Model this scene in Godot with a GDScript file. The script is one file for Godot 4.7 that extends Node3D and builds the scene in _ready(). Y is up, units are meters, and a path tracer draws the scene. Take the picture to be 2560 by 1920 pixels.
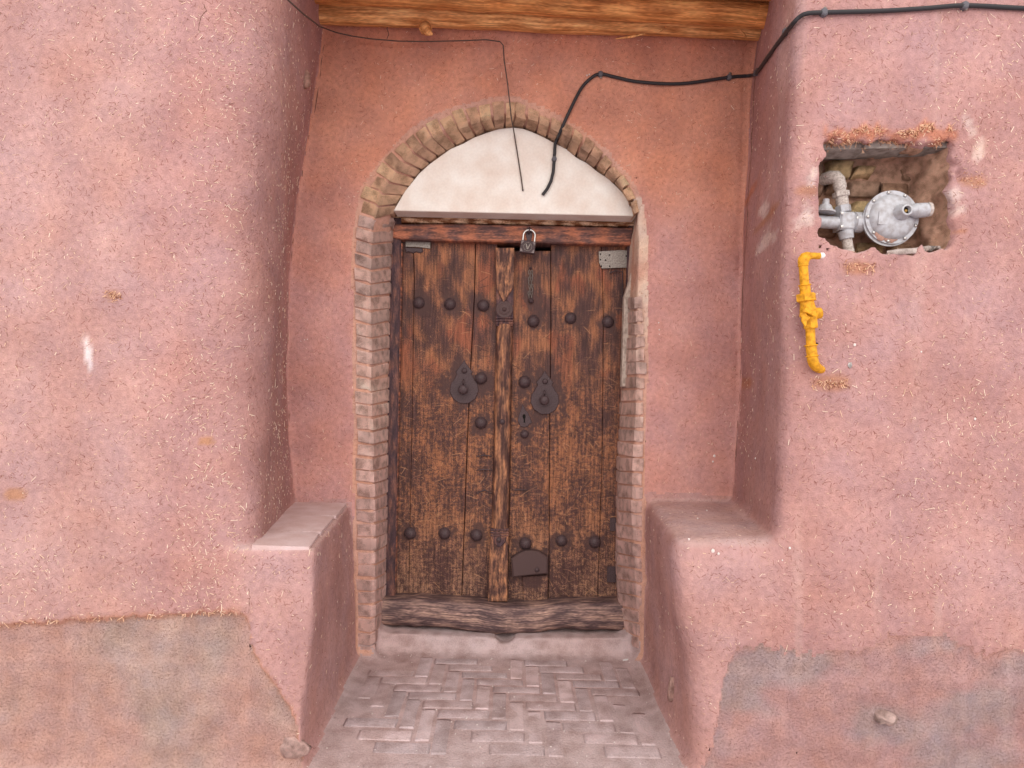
extends Node3D
# A recessed old wooden door in a pink mud-plastered house: brick arch, white tympanum, benches, gas fittings.

const CAM_Y := 1.165
const CAM_D := 2.93
const FOC := 1436.4
const ROLL := 0.0209
const ZF := 0.81

var wob := FastNoiseLite.new()
var wob2 := FastNoiseLite.new()
var tone := FastNoiseLite.new()
var rag := FastNoiseLite.new()
var rng := RandomNumberGenerator.new()
var g_ext := PackedFloat32Array()
var g_mid := PackedFloat32Array()
var g_inn := PackedFloat32Array()
var m := {}
var used := {}

# outlines of the brick surround, from the left foot over the apex to the right foot
var EXT_L := [768,1425, 766,1072, 765,900, 764,700, 762,560, 766,490, 780,410, 830,340, 900,270, 975,235, 1060,214, 1112,208]
var EXT_R := [1112,208, 1190,240, 1250,275, 1310,325, 1362,385, 1388,440, 1398,520, 1396,640, 1398,800, 1395,950, 1392,1080, 1395,1250, 1400,1330, 1392,1425]
var MID_L := [806,1425, 810,1300, 809,1100, 803,950, 799,800, 799,600, 803,500, 824,415, 872,345, 940,292, 1030,262, 1112,248]
var MID_R := [1112,248, 1175,264, 1240,302, 1300,345, 1345,398, 1370,455, 1378,520, 1374,640, 1376,800, 1372,950, 1366,1080, 1370,1200, 1380,1330, 1378,1425]
var INN_L := [815,1425, 823,1360, 827,1200, 831,900, 834,700, 837,560, 842,490, 850,455, 905,375, 950,338, 1000,310, 1050,287, 1108,275]
var INN_R := [1108,275, 1150,285, 1200,310, 1245,340, 1290,370, 1335,405, 1360,440, 1374,467, 1368,520, 1360,640, 1352,800, 1345,950, 1340,1080, 1338,1200, 1342,1330, 1350,1425]
const STUDS := [[905,654], [972,657], [1044,660], [1039,817], [1039,913], [886,1152], [960,1152], [1029,1156], [1152,694], [1232,688], [1313,695], [1133,825], [1135,1174], [1213,1168], [1284,1171]]
var c_ext_l; var c_ext_r; var c_mid_l; var c_mid_r; var c_inn_l; var c_inn_r


# ---------------------------------------------------------------- mesh building
class MB:
	var v := PackedVector3Array()
	var c := PackedColorArray()
	var uv := PackedVector2Array()
	var idx := PackedInt32Array()

	func add(p: Vector3, col := Color(1, 1, 1), t := Vector2.ZERO) -> int:
		v.append(p); c.append(col); uv.append(t)
		return v.size() - 1

	func tri(a: int, b: int, d: int) -> void:
		idx.append(a); idx.append(b); idx.append(d)

	func loft(rings: Array, closed := true, cap := true, col := Color(1, 1, 1), uvs := []) -> void:
		var first := v.size()
		var n: int = rings[0].size()
		for r in rings.size():
			for k in n:
				add(rings[r][k], col, uvs[r][k] if uvs.size() else Vector2.ZERO)
		for r in rings.size() - 1:
			for k in (n if closed else n - 1):
				var a := first + r * n + k
				var b := first + r * n + (k + 1) % n
				tri(a, b, a + n); tri(b, b + n, a + n)
		if cap and closed:
			for e in [0, rings.size() - 1]:
				var mid := Vector3.ZERO
				for p in rings[e]:
					mid += p
				mid /= n
				var o := add(mid, col, uvs[e][0] if uvs.size() else Vector2.ZERO)
				var f := v.size()
				for k in n:
					add(rings[e][k], col, uvs[e][k] if uvs.size() else Vector2.ZERO)
				for k in n:
					if e == 0:
						tri(o, f + (k + 1) % n, f + k)
					else:
						tri(o, f + k, f + (k + 1) % n)

	func volume() -> float:
		var mid := Vector3.ZERO
		for p in v:
			mid += p
		mid /= maxf(v.size(), 1)
		var s := 0.0
		for i in range(0, idx.size(), 3):
			s += (v[idx[i]] - mid).dot((v[idx[i + 1]] - mid).cross(v[idx[i + 2]] - mid))
		return s

	func mesh(flat := false, orient := true) -> ArrayMesh:
		if orient and volume() > 0.0:   # clockwise faces give a negative volume
			for i in range(0, idx.size(), 3):
				var t := idx[i + 1]; idx[i + 1] = idx[i + 2]; idx[i + 2] = t
		var nn := PackedVector3Array()
		if flat:
			var v2 := PackedVector3Array(); var c2 := PackedColorArray(); var u2 := PackedVector2Array()
			for i in range(0, idx.size(), 3):
				var q := (v[idx[i + 2]] - v[idx[i]]).cross(v[idx[i + 1]] - v[idx[i]]).normalized()
				for k in 3:
					v2.append(v[idx[i + k]]); c2.append(c[idx[i + k]]); u2.append(uv[idx[i + k]]); nn.append(q)
			v = v2; c = c2; uv = u2
			idx = PackedInt32Array(range(v.size()))
		else:
			nn.resize(v.size())
			for i in range(0, idx.size(), 3):
				var q := (v[idx[i + 2]] - v[idx[i]]).cross(v[idx[i + 1]] - v[idx[i]])
				for k in 3:
					nn[idx[i + k]] += q
			for i in nn.size():
				nn[i] = nn[i].normalized() if nn[i].length_squared() > 1e-20 else Vector3.UP
		var arr := []
		arr.resize(Mesh.ARRAY_MAX)
		arr[Mesh.ARRAY_VERTEX] = v; arr[Mesh.ARRAY_NORMAL] = nn; arr[Mesh.ARRAY_COLOR] = c
		arr[Mesh.ARRAY_TEX_UV] = uv; arr[Mesh.ARRAY_INDEX] = idx
		var am := ArrayMesh.new()
		am.add_surface_from_arrays(Mesh.PRIMITIVE_TRIANGLES, arr)
		return am


func numbered(called: String) -> String:
	if not used.has(called):
		used[called] = 0
		return called
	used[called] += 1
	return "%s_%03d" % [called, used[called]]

func thing(called: String, label: String, category: String, at := Vector3.ZERO, group := "") -> Node3D:
	var o := Node3D.new()
	o.name = numbered(called)
	add_child(o, true)
	o.position = at
	o.set_meta("label", label)
	o.set_meta("category", category)
	if group:
		o.set_meta("group", group)
	return o

func part(called: String, mesh: Mesh, mt: Material, parent: Node, label := "") -> MeshInstance3D:
	var o := MeshInstance3D.new()
	o.mesh = mesh
	o.material_override = mt
	var k := 0
	o.name = called
	if parent != self:
		while parent.has_node(NodePath(o.name)):
			k += 1
			o.name = "%s_%03d" % [called, k]
	else:
		o.name = numbered(called)
	parent.add_child(o, true)
	if parent is Node3D and parent != self:
		var off := Vector3.ZERO
		var q: Node = parent
		while q != self:
			off += (q as Node3D).position
			q = q.get_parent()
		o.position = -off
	if label:
		o.set_meta("label", label)
	return o

func single(called: String, mesh: Mesh, mt: Material, label: String, category: String, group := "") -> MeshInstance3D:
	var o := part(called, mesh, mt, self, label)
	o.set_meta("category", category)
	if group:
		o.set_meta("group", group)
	return o

# point of the plane z that stands at (px, py) of the survey drawing
func on(px: float, py: float, z: float) -> Vector3:
	var dx := px - 1106.0
	var dy := 829.5 - py
	var k := (CAM_D - z) / FOC
	return Vector3((dx * cos(ROLL) - dy * sin(ROLL)) * k, CAM_Y + (dy * cos(ROLL) + dx * sin(ROLL)) * k, z)

# the point of the wall surface there
func hit(px: float, py: float, off := 0.0) -> Vector3:
	var o := Vector3(0, CAM_Y, CAM_D)
	var d := (on(px, py, 0.0) - o).normalized()
	var t := 1.2
	for i in 160:
		var p := o + d * t
		var s := sdf(p.x, p.y, p.z) - off
		if s < 0.0008:
			break
		t += maxf(s * 0.6, 0.0008)
	return o + d * t

func grad(p: Vector3) -> Vector3:
	var e := 0.006
	return Vector3(sdf(p.x + e, p.y, p.z) - sdf(p.x - e, p.y, p.z), sdf(p.x, p.y + e, p.z) - sdf(p.x, p.y - e, p.z), sdf(p.x, p.y, p.z + e) - sdf(p.x, p.y, p.z - e)).normalized()

func frame_of(d: Vector3) -> Array:
	var up := Vector3.UP if absf(d.y) < 0.9 else Vector3.RIGHT
	var a := d.cross(up).normalized()
	return [a, d.cross(a).normalized()]

func tube(pts: Array, radii, sides := 8, cap := true, mb: MB = null, col := Color(1, 1, 1)) -> MB:
	if mb == null:
		mb = MB.new()
	var rings := []
	var uvs := []
	var fr := frame_of((pts[1] - pts[0]).normalized())
	var run := 0.0
	for i in pts.size():
		var d: Vector3 = (pts[mini(i + 1, pts.size() - 1)] - pts[maxi(i - 1, 0)]).normalized()
		var a: Vector3 = (fr[0] - d * fr[0].dot(d)).normalized()
		var b := d.cross(a)
		fr = [a, b]
		var r: float = radii[i] if radii is Array else radii
		if i > 0:
			run += (pts[i] - pts[i - 1]).length()
		var ring := PackedVector3Array(); var u := PackedVector2Array()
		for k in sides:
			var w := TAU * k / sides
			ring.append(pts[i] + (a * cos(w) + b * sin(w)) * r)
			u.append(Vector2(run, w * r))
		rings.append(ring); uvs.append(u)
	mb.loft(rings, true, cap, col, uvs)
	return mb

# profile of [distance along axis, radius]; creases come from doubled rings
func lathe(at: Vector3, axis: Vector3, prof: Array, sides := 24, mb: MB = null, col := Color(1, 1, 1), turn := 0.0) -> MB:
	if mb == null:
		mb = MB.new()
	var fr := frame_of(axis)
	var rings := []
	for q in prof:
		var ring := PackedVector3Array()
		for k in sides:
			var w: float = TAU * k / sides + turn
			ring.append(at + axis * q[0] + (fr[0] * cos(w) + fr[1] * sin(w)) * maxf(q[1], 0.0002))
		rings.append(ring)
	mb.loft(rings, true, true, col)
	return mb

# polygon in the plane of ax, ay, given depth along their normal with a chamfer on the front
func extrude(poly: PackedVector2Array, at: Vector3, ax: Vector3, ay: Vector3, depth: float, bev := 0.003, uvk := Transform2D.IDENTITY, mb: MB = null, col := Color(1, 1, 1)) -> MB:
	if mb == null:
		mb = MB.new()
	if not Geometry2D.is_polygon_clockwise(poly):
		poly.reverse()
	var az := ax.cross(ay).normalized()
	var n := poly.size()
	var inset := PackedVector2Array()
	for i in n:
		var e0 := (poly[i] - poly[(i + n - 1) % n]).normalized()
		var e1 := (poly[(i + 1) % n] - poly[i]).normalized()
		var nn := Vector2(e0.y, -e0.x) + Vector2(e1.y, -e1.x)
		nn = nn.normalized() / maxf(0.5, nn.normalized().dot(Vector2(e1.y, -e1.x)))
		inset.append(poly[i] + nn * bev)
	var put := func(q: Vector2, z: float): return at + ax * q.x + ay * q.y + az * z
	var layers := [[poly, -depth], [poly, -bev], [inset, 0.0]]
	var f := mb.v.size()
	for l in layers:
		for q in l[0]:
			mb.add(put.call(q, l[1]), col, uvk * q)
	for l in 2:
		for k in n:
			var a := f + l * n + k
			var b := f + l * n + (k + 1) % n
			mb.tri(a, b, a + n); mb.tri(b, b + n, a + n)
	var ti := Geometry2D.triangulate_polygon(inset)
	for i in range(0, ti.size(), 3):
		mb.tri(f + 2 * n + ti[i], f + 2 * n + ti[i + 2], f + 2 * n + ti[i + 1])
	var tb := Geometry2D.triangulate_polygon(poly)
	for i in range(0, tb.size(), 3):
		mb.tri(f + tb[i], f + tb[i + 1], f + tb[i + 2])
	return mb

func flat_poly(px: Array, z: float) -> PackedVector2Array:
	var out := PackedVector2Array()
	for i in range(0, px.size(), 2):
		var p := on(px[i], px[i + 1], z)
		out.append(Vector2(p.x, p.y))
	return out

# a board or plate standing at depth z, outline in survey units
func slab(px: Array, z: float, depth: float, bev := 0.003, uvk := Transform2D.IDENTITY) -> MB:
	return extrude(flat_poly(px, z), Vector3(0, 0, z), Vector3.RIGHT, Vector3.UP, depth, bev, uvk)


# ---------------------------------------------------------------- textures
func noise_bytes(w: int, h: int, freq: float, sd: int, oct := 3, sx := 1.0, sy := 1.0, seamless := true, type := FastNoiseLite.TYPE_SIMPLEX_SMOOTH) -> PackedByteArray:
	var f := FastNoiseLite.new()
	f.seed = sd
	f.noise_type = type
	f.frequency = freq
	f.fractal_octaves = oct
	var im: Image
	var w0 := int(w / sx)
	var h0 := int(h / sy)
	im = f.get_seamless_image(w0, h0) if seamless else f.get_image(w0, h0)
	if w0 != w or h0 != h:
		im.resize(w, h, Image.INTERPOLATE_CUBIC)
	im.convert(Image.FORMAT_L8)
	return im.get_data()

func rgb_tex(w: int, h: int, data: PackedByteArray) -> ImageTexture:
	return ImageTexture.create_from_image(Image.create_from_data(w, h, false, Image.FORMAT_RGB8, data))

func grey_tex(w: int, h: int, data: PackedByteArray) -> ImageTexture:
	return ImageTexture.create_from_image(Image.create_from_data(w, h, false, Image.FORMAT_L8, data))

func fleck(data: PackedByteArray, w: int, h: int, x: float, y: float, ang: float, ln: float, wd: float, val: Array, ch: int, mixk: float) -> void:
	var n := int(ln * 1.5) + 1
	for i in n:
		var t := (float(i) / n - 0.5) * ln
		var bend := t * t / maxf(ln, 1.0) * 0.12
		for j in range(0, int(maxf(1.0, wd))):
			var px := posmod(int(x + cos(ang) * t - sin(ang) * (j + bend)), w)
			var py := posmod(int(y + sin(ang) * t + cos(ang) * (j + bend)), h)
			var o := (py * w + px) * ch
			for k in ch:
				data[o + k] = int(lerpf(data[o + k], val[k], mixk))

# mud with chopped straw: a colour multiplier and a relief
func make_mud(sd: int, light: int, dark: int, pits: float) -> Array:
	var S := 1024
	var a := noise_bytes(S, S, 0.006, sd, 4)
	var b := noise_bytes(S, S, 0.05, sd + 1, 4)
	var d := noise_bytes(S, S, 0.22, sd + 2, 2)
	var col := PackedByteArray(); col.resize(S * S * 3)
	var hgt := PackedByteArray(); hgt.resize(S * S)
	for i in S * S:
		var t := (a[i] - 128) * 0.06 + (b[i] - 128) * 0.11 + (d[i] - 128) * 0.11
		var q := 230.0 + t
		col[i * 3] = clampi(int(q + 6 + (a[i] - 128) * 0.03), 0, 255)
		col[i * 3 + 1] = clampi(int(q - 1), 0, 255)
		col[i * 3 + 2] = clampi(int(q - 3 - (a[i] - 128) * 0.05), 0, 255)
		hgt[i] = clampi(int(128 + (b[i] - 128) * 0.42 + (d[i] - 128) * 0.36), 0, 255)
	var r := RandomNumberGenerator.new()
	r.seed = sd
	for i in int(pits * 9000):
		var x := r.randf() * S; var y := r.randf() * S; var w := r.randf() * PI; var l := r.randf_range(1.0, 2.6)
		var deep := r.randf_range(0.3, 0.85)
		fleck(col, S, S, x, y, w, l, r.randf_range(1, 4), [150, 118, 102] if r.randf() < 0.7 else [250, 236, 222], 3, deep * 0.85)
		fleck(hgt, S, S, x, y, w, l, r.randf_range(1, 4), [10], 1, deep)
	for i in dark:
		var x := r.randf() * S; var y := r.randf() * S; var w := r.randf() * PI; var l := r.randf_range(3, 13)
		fleck(col, S, S, x, y, w, l, 1, [150, 108, 92], 3, r.randf_range(0.15, 0.6))
		fleck(hgt, S, S, x, y, w, l, 1, [40], 1, 0.7)
	for i in light:
		var x := r.randf() * S; var y := r.randf() * S; var w := r.randf() * PI; var l := r.randf_range(3, 12)
		fleck(col, S, S, x, y, w, l, 1 + int(r.randf() * 1.3), [255, 250, 236], 3, r.randf_range(0.4, 1.0))
		fleck(hgt, S, S, x, y, w, l, 1 + int(r.randf() * 1.3), [225], 1, 0.8)
	return [rgb_tex(S, S, col), grey_tex(S, S, hgt)]

func make_spots(sd: int, amp: float) -> ImageTexture:
	var S := 512
	var a := noise_bytes(S, S, 0.012, sd, 5)
	var b := noise_bytes(S, S, 0.15, sd + 1, 3)
	var col := PackedByteArray(); col.resize(S * S * 3)
	for i in S * S:
		var t := 240.0 + ((a[i] - 128) * 0.36 + (b[i] - 128) * 0.22) * amp
		col[i * 3] = clampi(int(t), 0, 255)
		col[i * 3 + 1] = clampi(int(t + (a[i] - 128) * 0.05), 0, 255)
		col[i * 3 + 2] = clampi(int(t + (a[i] - 128) * 0.08), 0, 255)
	return rgb_tex(S, S, col)

func mix3(o: int, col: PackedByteArray, a: Array, b: Array, t: float, k: float) -> void:
	col[o] = clampi(int(lerpf(a[0], b[0], t) * k), 0, 255)
	col[o + 1] = clampi(int(lerpf(a[1], b[1], t) * k), 0, 255)
	col[o + 2] = clampi(int(lerpf(a[2], b[2], t) * k), 0, 255)

# the two leaves in one sheet: worn dark stain over orange wood, smoother above, scratched below
func make_door() -> Array:
	var W := 768; var H := 1280
	var blot := noise_bytes(W, H, 0.013, 11, 5, 1.0, 2.0, false)
	var mott := noise_bytes(W, H, 0.06, 12, 5, 1.0, 1.2, false)
	var grain := noise_bytes(W, H, 0.12, 13, 3, 1.0, 14.0, false)
	var fine := noise_bytes(W, H, 0.30, 14, 3, 1.0, 1.6, false)
	var cross := noise_bytes(W, H, 0.09, 15, 3, 6.0, 1.0, false)
	var big := noise_bytes(W, H, 0.006, 16, 3, 1.0, 1.5, false)
	var col := PackedByteArray(); col.resize(W * H * 3)
	var hgt := PackedByteArray(); hgt.resize(W * H)
	for y in H:
		var v := float(y) / H
		var low := smoothstep(0.26, 0.52, v)
		var foot := smoothstep(0.66, 1.0, v)
		for x in W:
			var i := y * W + x
			var gr := float(grain[i] - 128); var fi := float(fine[i] - 128); var bg := float(big[i] - 128)
			var top := (blot[i] - 128) * 1.1 + gr * 0.2 + fi * 0.5 + bg * 0.4
			var bot := (mott[i] - 128) * 0.7 + fi * 0.7 + gr * 0.2 + (cross[i] - 128) * 0.28 + bg * 0.7 + (blot[i] - 128) * 0.35
			var s := lerpf(top, bot, low) / 128.0
			var t := smoothstep(-0.75, 0.75, s - low * 0.02)
			var k := 1.0 + gr * 0.0016 + fi * 0.0012
			var o := i * 3
			var red := clampf((bg - 12) * 0.03, 0.0, 1.0) * (1.0 - low)
			var hr := lerpf(lerpf(158, 146, red), 158, foot); var hg := lerpf(lerpf(108, 90, red), 124, foot); var hb := lerpf(lerpf(78, 68, red), 102, foot)
			col[o] = clampi(int(lerpf(84, hr, t) * k), 0, 255)
			col[o + 1] = clampi(int(lerpf(60, hg, t) * k), 0, 255)
			col[o + 2] = clampi(int(lerpf(58, hb, t) * k), 0, 255)
			hgt[i] = clampi(int(124 + gr * 0.35 + fi * 0.5 * (0.35 + low) + t * 22 * low), 0, 255)
	var r := RandomNumberGenerator.new()
	r.seed = 5
	for i in 3000:
		var y := sqrt(r.randf()) * H
		var dk := r.randf() < 0.6
		var ang := r.randfn(0.1, 0.5) if r.randf() < 0.6 else r.randf() * PI
		var l := r.randf_range(5, 40)
		var x := r.randf() * W
		fleck(col, W, H, x, y, ang, l, 1 + int(r.randf() * 1.5), [72, 50, 46] if dk else [196, 150, 112], 3, r.randf_range(0.2, 0.65))
		fleck(hgt, W, H, x, y, ang, l, 1, [70], 1, 0.6)
	# grease and rust round the ironwork
	for q in STUDS + [[1003, 815, 52], [1002, 845, 56], [1176, 840, 52], [1177, 868, 56], [1132, 905, 40], [1133, 938, 24], [1150, 600, 26], [1148, 648, 26], [1146, 1215, 56]]:
		var p := on(q[0], q[1], -0.262)
		var ux := (p.x / 1.12 + 0.5) * W; var uy := (1.90 - p.y) / 1.85 * H
		var rr: float = (q[2] if q.size() > 2 else 30.0) * 1.5
		for y in range(maxi(0, int(uy - rr)), mini(H, int(uy + rr))):
			for x in range(maxi(0, int(ux - rr)), mini(W, int(ux + rr))):
				var dd := Vector2(x - ux, y - uy).length() / rr + (blot[y * W + x] - 128) * 0.004 + (mott[y * W + x] - 128) * 0.0025
				var f := smoothstep(1.0, 0.45, dd) * 0.8
				if f > 0.01:
					var o := (y * W + x) * 3
					col[o] = int(lerpf(col[o], 84, f)); col[o + 1] = int(lerpf(col[o + 1], 62, f)); col[o + 2] = int(lerpf(col[o + 2], 60, f))
	return [rgb_tex(W, H, col), grey_tex(W, H, hgt)]

# planed or hewn timber with the grain along v (or along u when lying)
func make_wood(sd: int, dark: Array, lightc: Array, bias: float, lying: bool, gain := 1.0) -> Array:
	var W := 256; var H := 512
	var grain := noise_bytes(W, H, 0.12, sd, 4, 1.0, 14.0)
	var fine := noise_bytes(W, H, 0.40, sd + 1, 2, 1.0, 6.0)
	var blot := noise_bytes(W, H, 0.028, sd + 2, 4, 1.0, 3.0)
	var col := PackedByteArray(); col.resize(W * H * 3)
	var hgt := PackedByteArray(); hgt.resize(W * H)
	for i in W * H:
		var t := clampf(bias + ((blot[i] - 128) * 1.25 + (grain[i] - 128) * 0.7 + (fine[i] - 128) * 0.3) / 128.0 * gain, 0.0, 1.0)
		var k := 1.0 + (grain[i] - 128) * 0.0014 + (fine[i] - 128) * 0.0012
		mix3(i * 3, col, dark, lightc, t, k)
		hgt[i] = clampi(int(128 + (grain[i] - 128) * 0.6 + (fine[i] - 128) * 0.35), 0, 255)
	var im := Image.create_from_data(W, H, false, Image.FORMAT_RGB8, col)
	var hm := Image.create_from_data(W, H, false, Image.FORMAT_L8, hgt)
	if lying:
		im.rotate_90(CLOCKWISE)
		hm.rotate_90(CLOCKWISE)
	return [ImageTexture.create_from_image(im), ImageTexture.create_from_image(hm)]


# ---------------------------------------------------------------- materials
func mat(name_: String, col: Color, rough := 0.85, metal := 0.0, vcol := false) -> StandardMaterial3D:
	var x := StandardMaterial3D.new()
	x.resource_name = name_
	x.albedo_color = col
	x.roughness = rough
	x.metallic = metal
	x.vertex_color_use_as_albedo = vcol
	x.metallic_specular = 0.35
	m[name_] = x
	return x

func lin(r: float, g: float, b: float) -> Color:
	return Color(r, g, b).linear_to_srgb()

func tri(x: StandardMaterial3D, tex: Texture2D, hgt: Texture2D, tile: float, relief: float) -> void:
	x.albedo_texture = tex
	x.uv1_triplanar = true
	x.uv1_world_triplanar = true
	x.uv1_scale = Vector3.ONE / tile
	x.uv1_triplanar_sharpness = 6.0
	if hgt:
		x.heightmap_enabled = true
		x.heightmap_texture = hgt
		x.heightmap_scale = relief

func over(x: StandardMaterial3D, tex: Texture2D, tile: float) -> void:
	x.detail_enabled = true
	x.detail_blend_mode = BaseMaterial3D.BLEND_MODE_MUL
	x.detail_uv_layer = BaseMaterial3D.DETAIL_UV_2
	x.detail_albedo = tex
	x.uv2_triplanar = true
	x.uv2_world_triplanar = true
	x.uv2_scale = Vector3.ONE / tile

func materials() -> void:
	var mud := make_mud(3, 5200, 3000, 0.03)
	var mud2 := make_mud(31, 1300, 2800, 0.03)
	var render := make_mud(57, 400, 500, 1.1)
	var spots := make_spots(71, 0.25)
	var spots2 := make_spots(91, 1.0)
	for a in [["mud", mud, 1.43, 0.42], ["mud_recess", mud2, 1.31, 0.32], ["render", render, 0.57, 0.85]]:
		var x := mat(a[0], Color.WHITE, 0.93, 0.0, true)
		x.metallic_specular = 0.2
		tri(x, a[1][0], a[1][1], a[2], a[3])
		over(x, spots, 2.3 if a[0] != "render" else 0.9)
	var fl := mat("paving", Color.WHITE, 0.8, 0.0, true)
	tri(fl, make_spots(93, 0.6), render[1], 0.61, 0.5)
	var br := mat("brick", Color.WHITE, 0.92, 0.0, true)
	tri(br, make_spots(191, 1.2), render[1], 0.37, 1.0)
	var wh := mat("whitewash", lin(0.95, 0.90, 0.84), 0.75)
	tri(wh, make_spots(17, 0.2), mud2[1], 1.1, 0.14)
	var d := make_door()
	var dm := mat("door_wood", lin(0.84, 0.80, 0.80), 0.62)
	dm.albedo_texture = d[0]
	dm.heightmap_enabled = true
	dm.heightmap_texture = d[1]
	dm.heightmap_scale = 0.35
	for a in [["frame_wood", 120, [76, 58, 64], [118, 82, 72], 0.30, false, 0.7], ["lintel_wood", 130, [98, 72, 70], [166, 106, 82], 0.45, true, 0.7],
			["threshold_wood", 140, [92, 74, 76], [170, 140, 128], 0.40, true, 0.6], ["pole_wood", 150, [196, 134, 80], [240, 190, 130], 0.55, false, 0.45],
			["post_wood", 160, [82, 58, 54], [164, 116, 86], 0.36, false, 0.65], ["old_strip", 170, [140, 92, 62], [214, 180, 150], 0.6, true, 1.0]]:
		var w := make_wood(a[1], a[2], a[3], a[4], a[5], a[6])
		var x := mat(a[0], Color.WHITE, 0.7)
		x.albedo_texture = w[0]
		x.heightmap_enabled = true
		x.heightmap_texture = w[1]
		x.heightmap_scale = 0.4
	m["pole_wood"].roughness = 0.6
	m["pole_wood"].vertex_color_use_as_albedo = true
	var iron := mat("iron", lin(0.082, 0.054, 0.060), 0.5, 0.05)
	tri(iron, spots2, null, 0.05, 0)
	var worn := mat("worn_iron", lin(0.19, 0.155, 0.155), 0.4, 0.4)
	tri(worn, spots2, null, 0.04, 0)
	var tin := mat("tin", lin(0.27, 0.24, 0.22), 0.45, 0.5)
	tri(tin, spots2, null, 0.06, 0)
	var grey := mat("grey_paint", lin(0.49, 0.50, 0.54), 0.38, 0.05)
	tri(grey, make_spots(101, 0.6), null, 0.16, 0)
	var oldp := mat("flaked_paint", lin(0.74, 0.67, 0.63), 0.7)
	tri(oldp, spots2, render[1], 0.06, 0.2)
	var yel := mat("yellow_paint", lin(0.80, 0.385, 0.02), 0.55)
	tri(yel, spots2, null, 0.13, 0)
	mat("ptfe_tape", lin(0.85, 0.85, 0.85), 0.6)
	mat("black_cable", lin(0.035, 0.035, 0.04), 0.5)
	mat("grey_clip", lin(0.12, 0.12, 0.14), 0.6)
	mat("wire_grey", lin(0.10, 0.075, 0.065), 0.7)
	mat("steel", lin(0.55, 0.54, 0.53), 0.28, 0.9)
	mat("dark_hole", lin(0.008, 0.007, 0.007), 0.95)
	mat("brass", lin(0.45, 0.28, 0.09), 0.5, 0.6)
	mat("straw", Color.WHITE, 0.7, 0.0, true)
	mat("scrap", lin(0.75, 0.75, 0.76), 0.6)
	mat("ground", lin(0.48, 0.40, 0.38), 0.95)
	mat("dark_wood", lin(0.085, 0.052, 0.052), 0.6)
	mat("crack", lin(0.16, 0.085, 0.06), 1.0)
	mat("clay_dust", lin(0.44, 0.27, 0.22), 0.95)
	mat("crumb", lin(0.72, 0.66, 0.64), 0.9)
	mat("dim", lin(0.10, 0.07, 0.06), 0.95)
	var dust := mat("dust", Color.WHITE, 0.9, 0.0, true)
	tri(dust, spots, mud2[1], 0.7, 0.15)
	var stone := mat("stone", Color.WHITE, 0.95, 0.0, true)
	tri(stone, spots2, render[1], 0.23, 1.0)


# ---------------------------------------------------------------- the mud mass as one field
func curve(px: Array, z: float) -> PackedVector2Array:
	return flat_poly(px, z)

func resample(c: PackedVector2Array, n: int) -> PackedVector2Array:
	var total := 0.0
	var acc := [0.0]
	for i in range(1, c.size()):
		total += c[i].distance_to(c[i - 1])
		acc.append(total)
	var out := PackedVector2Array()
	var k := 0
	for i in n:
		var s := total * i / (n - 1)
		while k < c.size() - 2 and acc[k + 1] < s:
			k += 1
		out.append(c[k].lerp(c[k + 1], clampf((s - acc[k]) / maxf(acc[k + 1] - acc[k], 1e-6), 0, 1)))
	return out

# arch and upright kept apart, so that the three outlines keep step
func split(px: Array, z: float, py: float) -> PackedVector2Array:
	var at := 0
	for i in range(1, px.size(), 2):
		if px[i] == py:
			at = i
	var a := resample(curve(px.slice(0, at + 1), z), 160 if px[1] > 1000 else 80)
	var b := resample(curve(px.slice(at - 1), z), 80 if px[1] > 1000 else 160)
	a.append_array(b.slice(1))
	return a

func pick(c: PackedVector2Array, t: float) -> Vector2:
	var f := clampf(t, 0, 1) * (c.size() - 1)
	var k := mini(int(f), c.size() - 2)
	return c[k].lerp(c[k + 1], f - k)

func make_grid(l: PackedVector2Array, r: PackedVector2Array) -> PackedFloat32Array:
	var poly := PackedVector2Array()
	poly.append(Vector2(l[0].x, -0.4))
	poly.append_array(l)
	poly.append_array(r.slice(1))
	poly.append(Vector2(r[r.size() - 1].x, -0.4))
	var out := PackedFloat32Array()
	out.resize(81 * 113)
	var n := poly.size()
	for j in 113:
		for i in 81:
			var p := Vector2(-1.0 + i * 0.025, -0.1 + j * 0.025)
			var best := 1e9
			for k in n:
				var a := poly[k]
				var ab := poly[(k + 1) % n] - a
				var h := clampf((p - a).dot(ab) / maxf(ab.length_squared(), 1e-9), 0.0, 1.0)
				best = minf(best, (a + ab * h).distance_squared_to(p))
			out[j * 81 + i] = sqrt(best) * (-1.0 if Geometry2D.is_point_in_polygon(p, poly) else 1.0)
	return out

func gs(g: PackedFloat32Array, x: float, y: float) -> float:
	var fx := clampf((x + 1.0) * 40.0, 0.0, 79.999)
	var fy := clampf((y + 0.1) * 40.0, 0.0, 111.999)
	var i := int(fx)
	var j := int(fy)
	fx -= i
	fy -= j
	var o := j * 81 + i
	return lerpf(lerpf(g[o], g[o + 1], fx), lerpf(g[o + 81], g[o + 82], fx), fy)

func smax(a: float, b: float, k: float) -> float:
	var h := maxf(k - absf(a - b), 0.0) / k
	return maxf(a, b) + h * h * k * 0.25

func smin(a: float, b: float, k: float) -> float:
	var h := maxf(k - absf(a - b), 0.0) / k
	return minf(a, b) - h * h * k * 0.25

func steps(y: float, ks: Array) -> float:
	if y <= ks[0]:
		return ks[1]
	for i in range(2, ks.size(), 2):
		if y < ks[i]:
			return lerpf(ks[i - 1], ks[i + 1], (y - ks[i - 2]) / (ks[i] - ks[i - 2]))
	return ks[ks.size() - 1]

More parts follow.
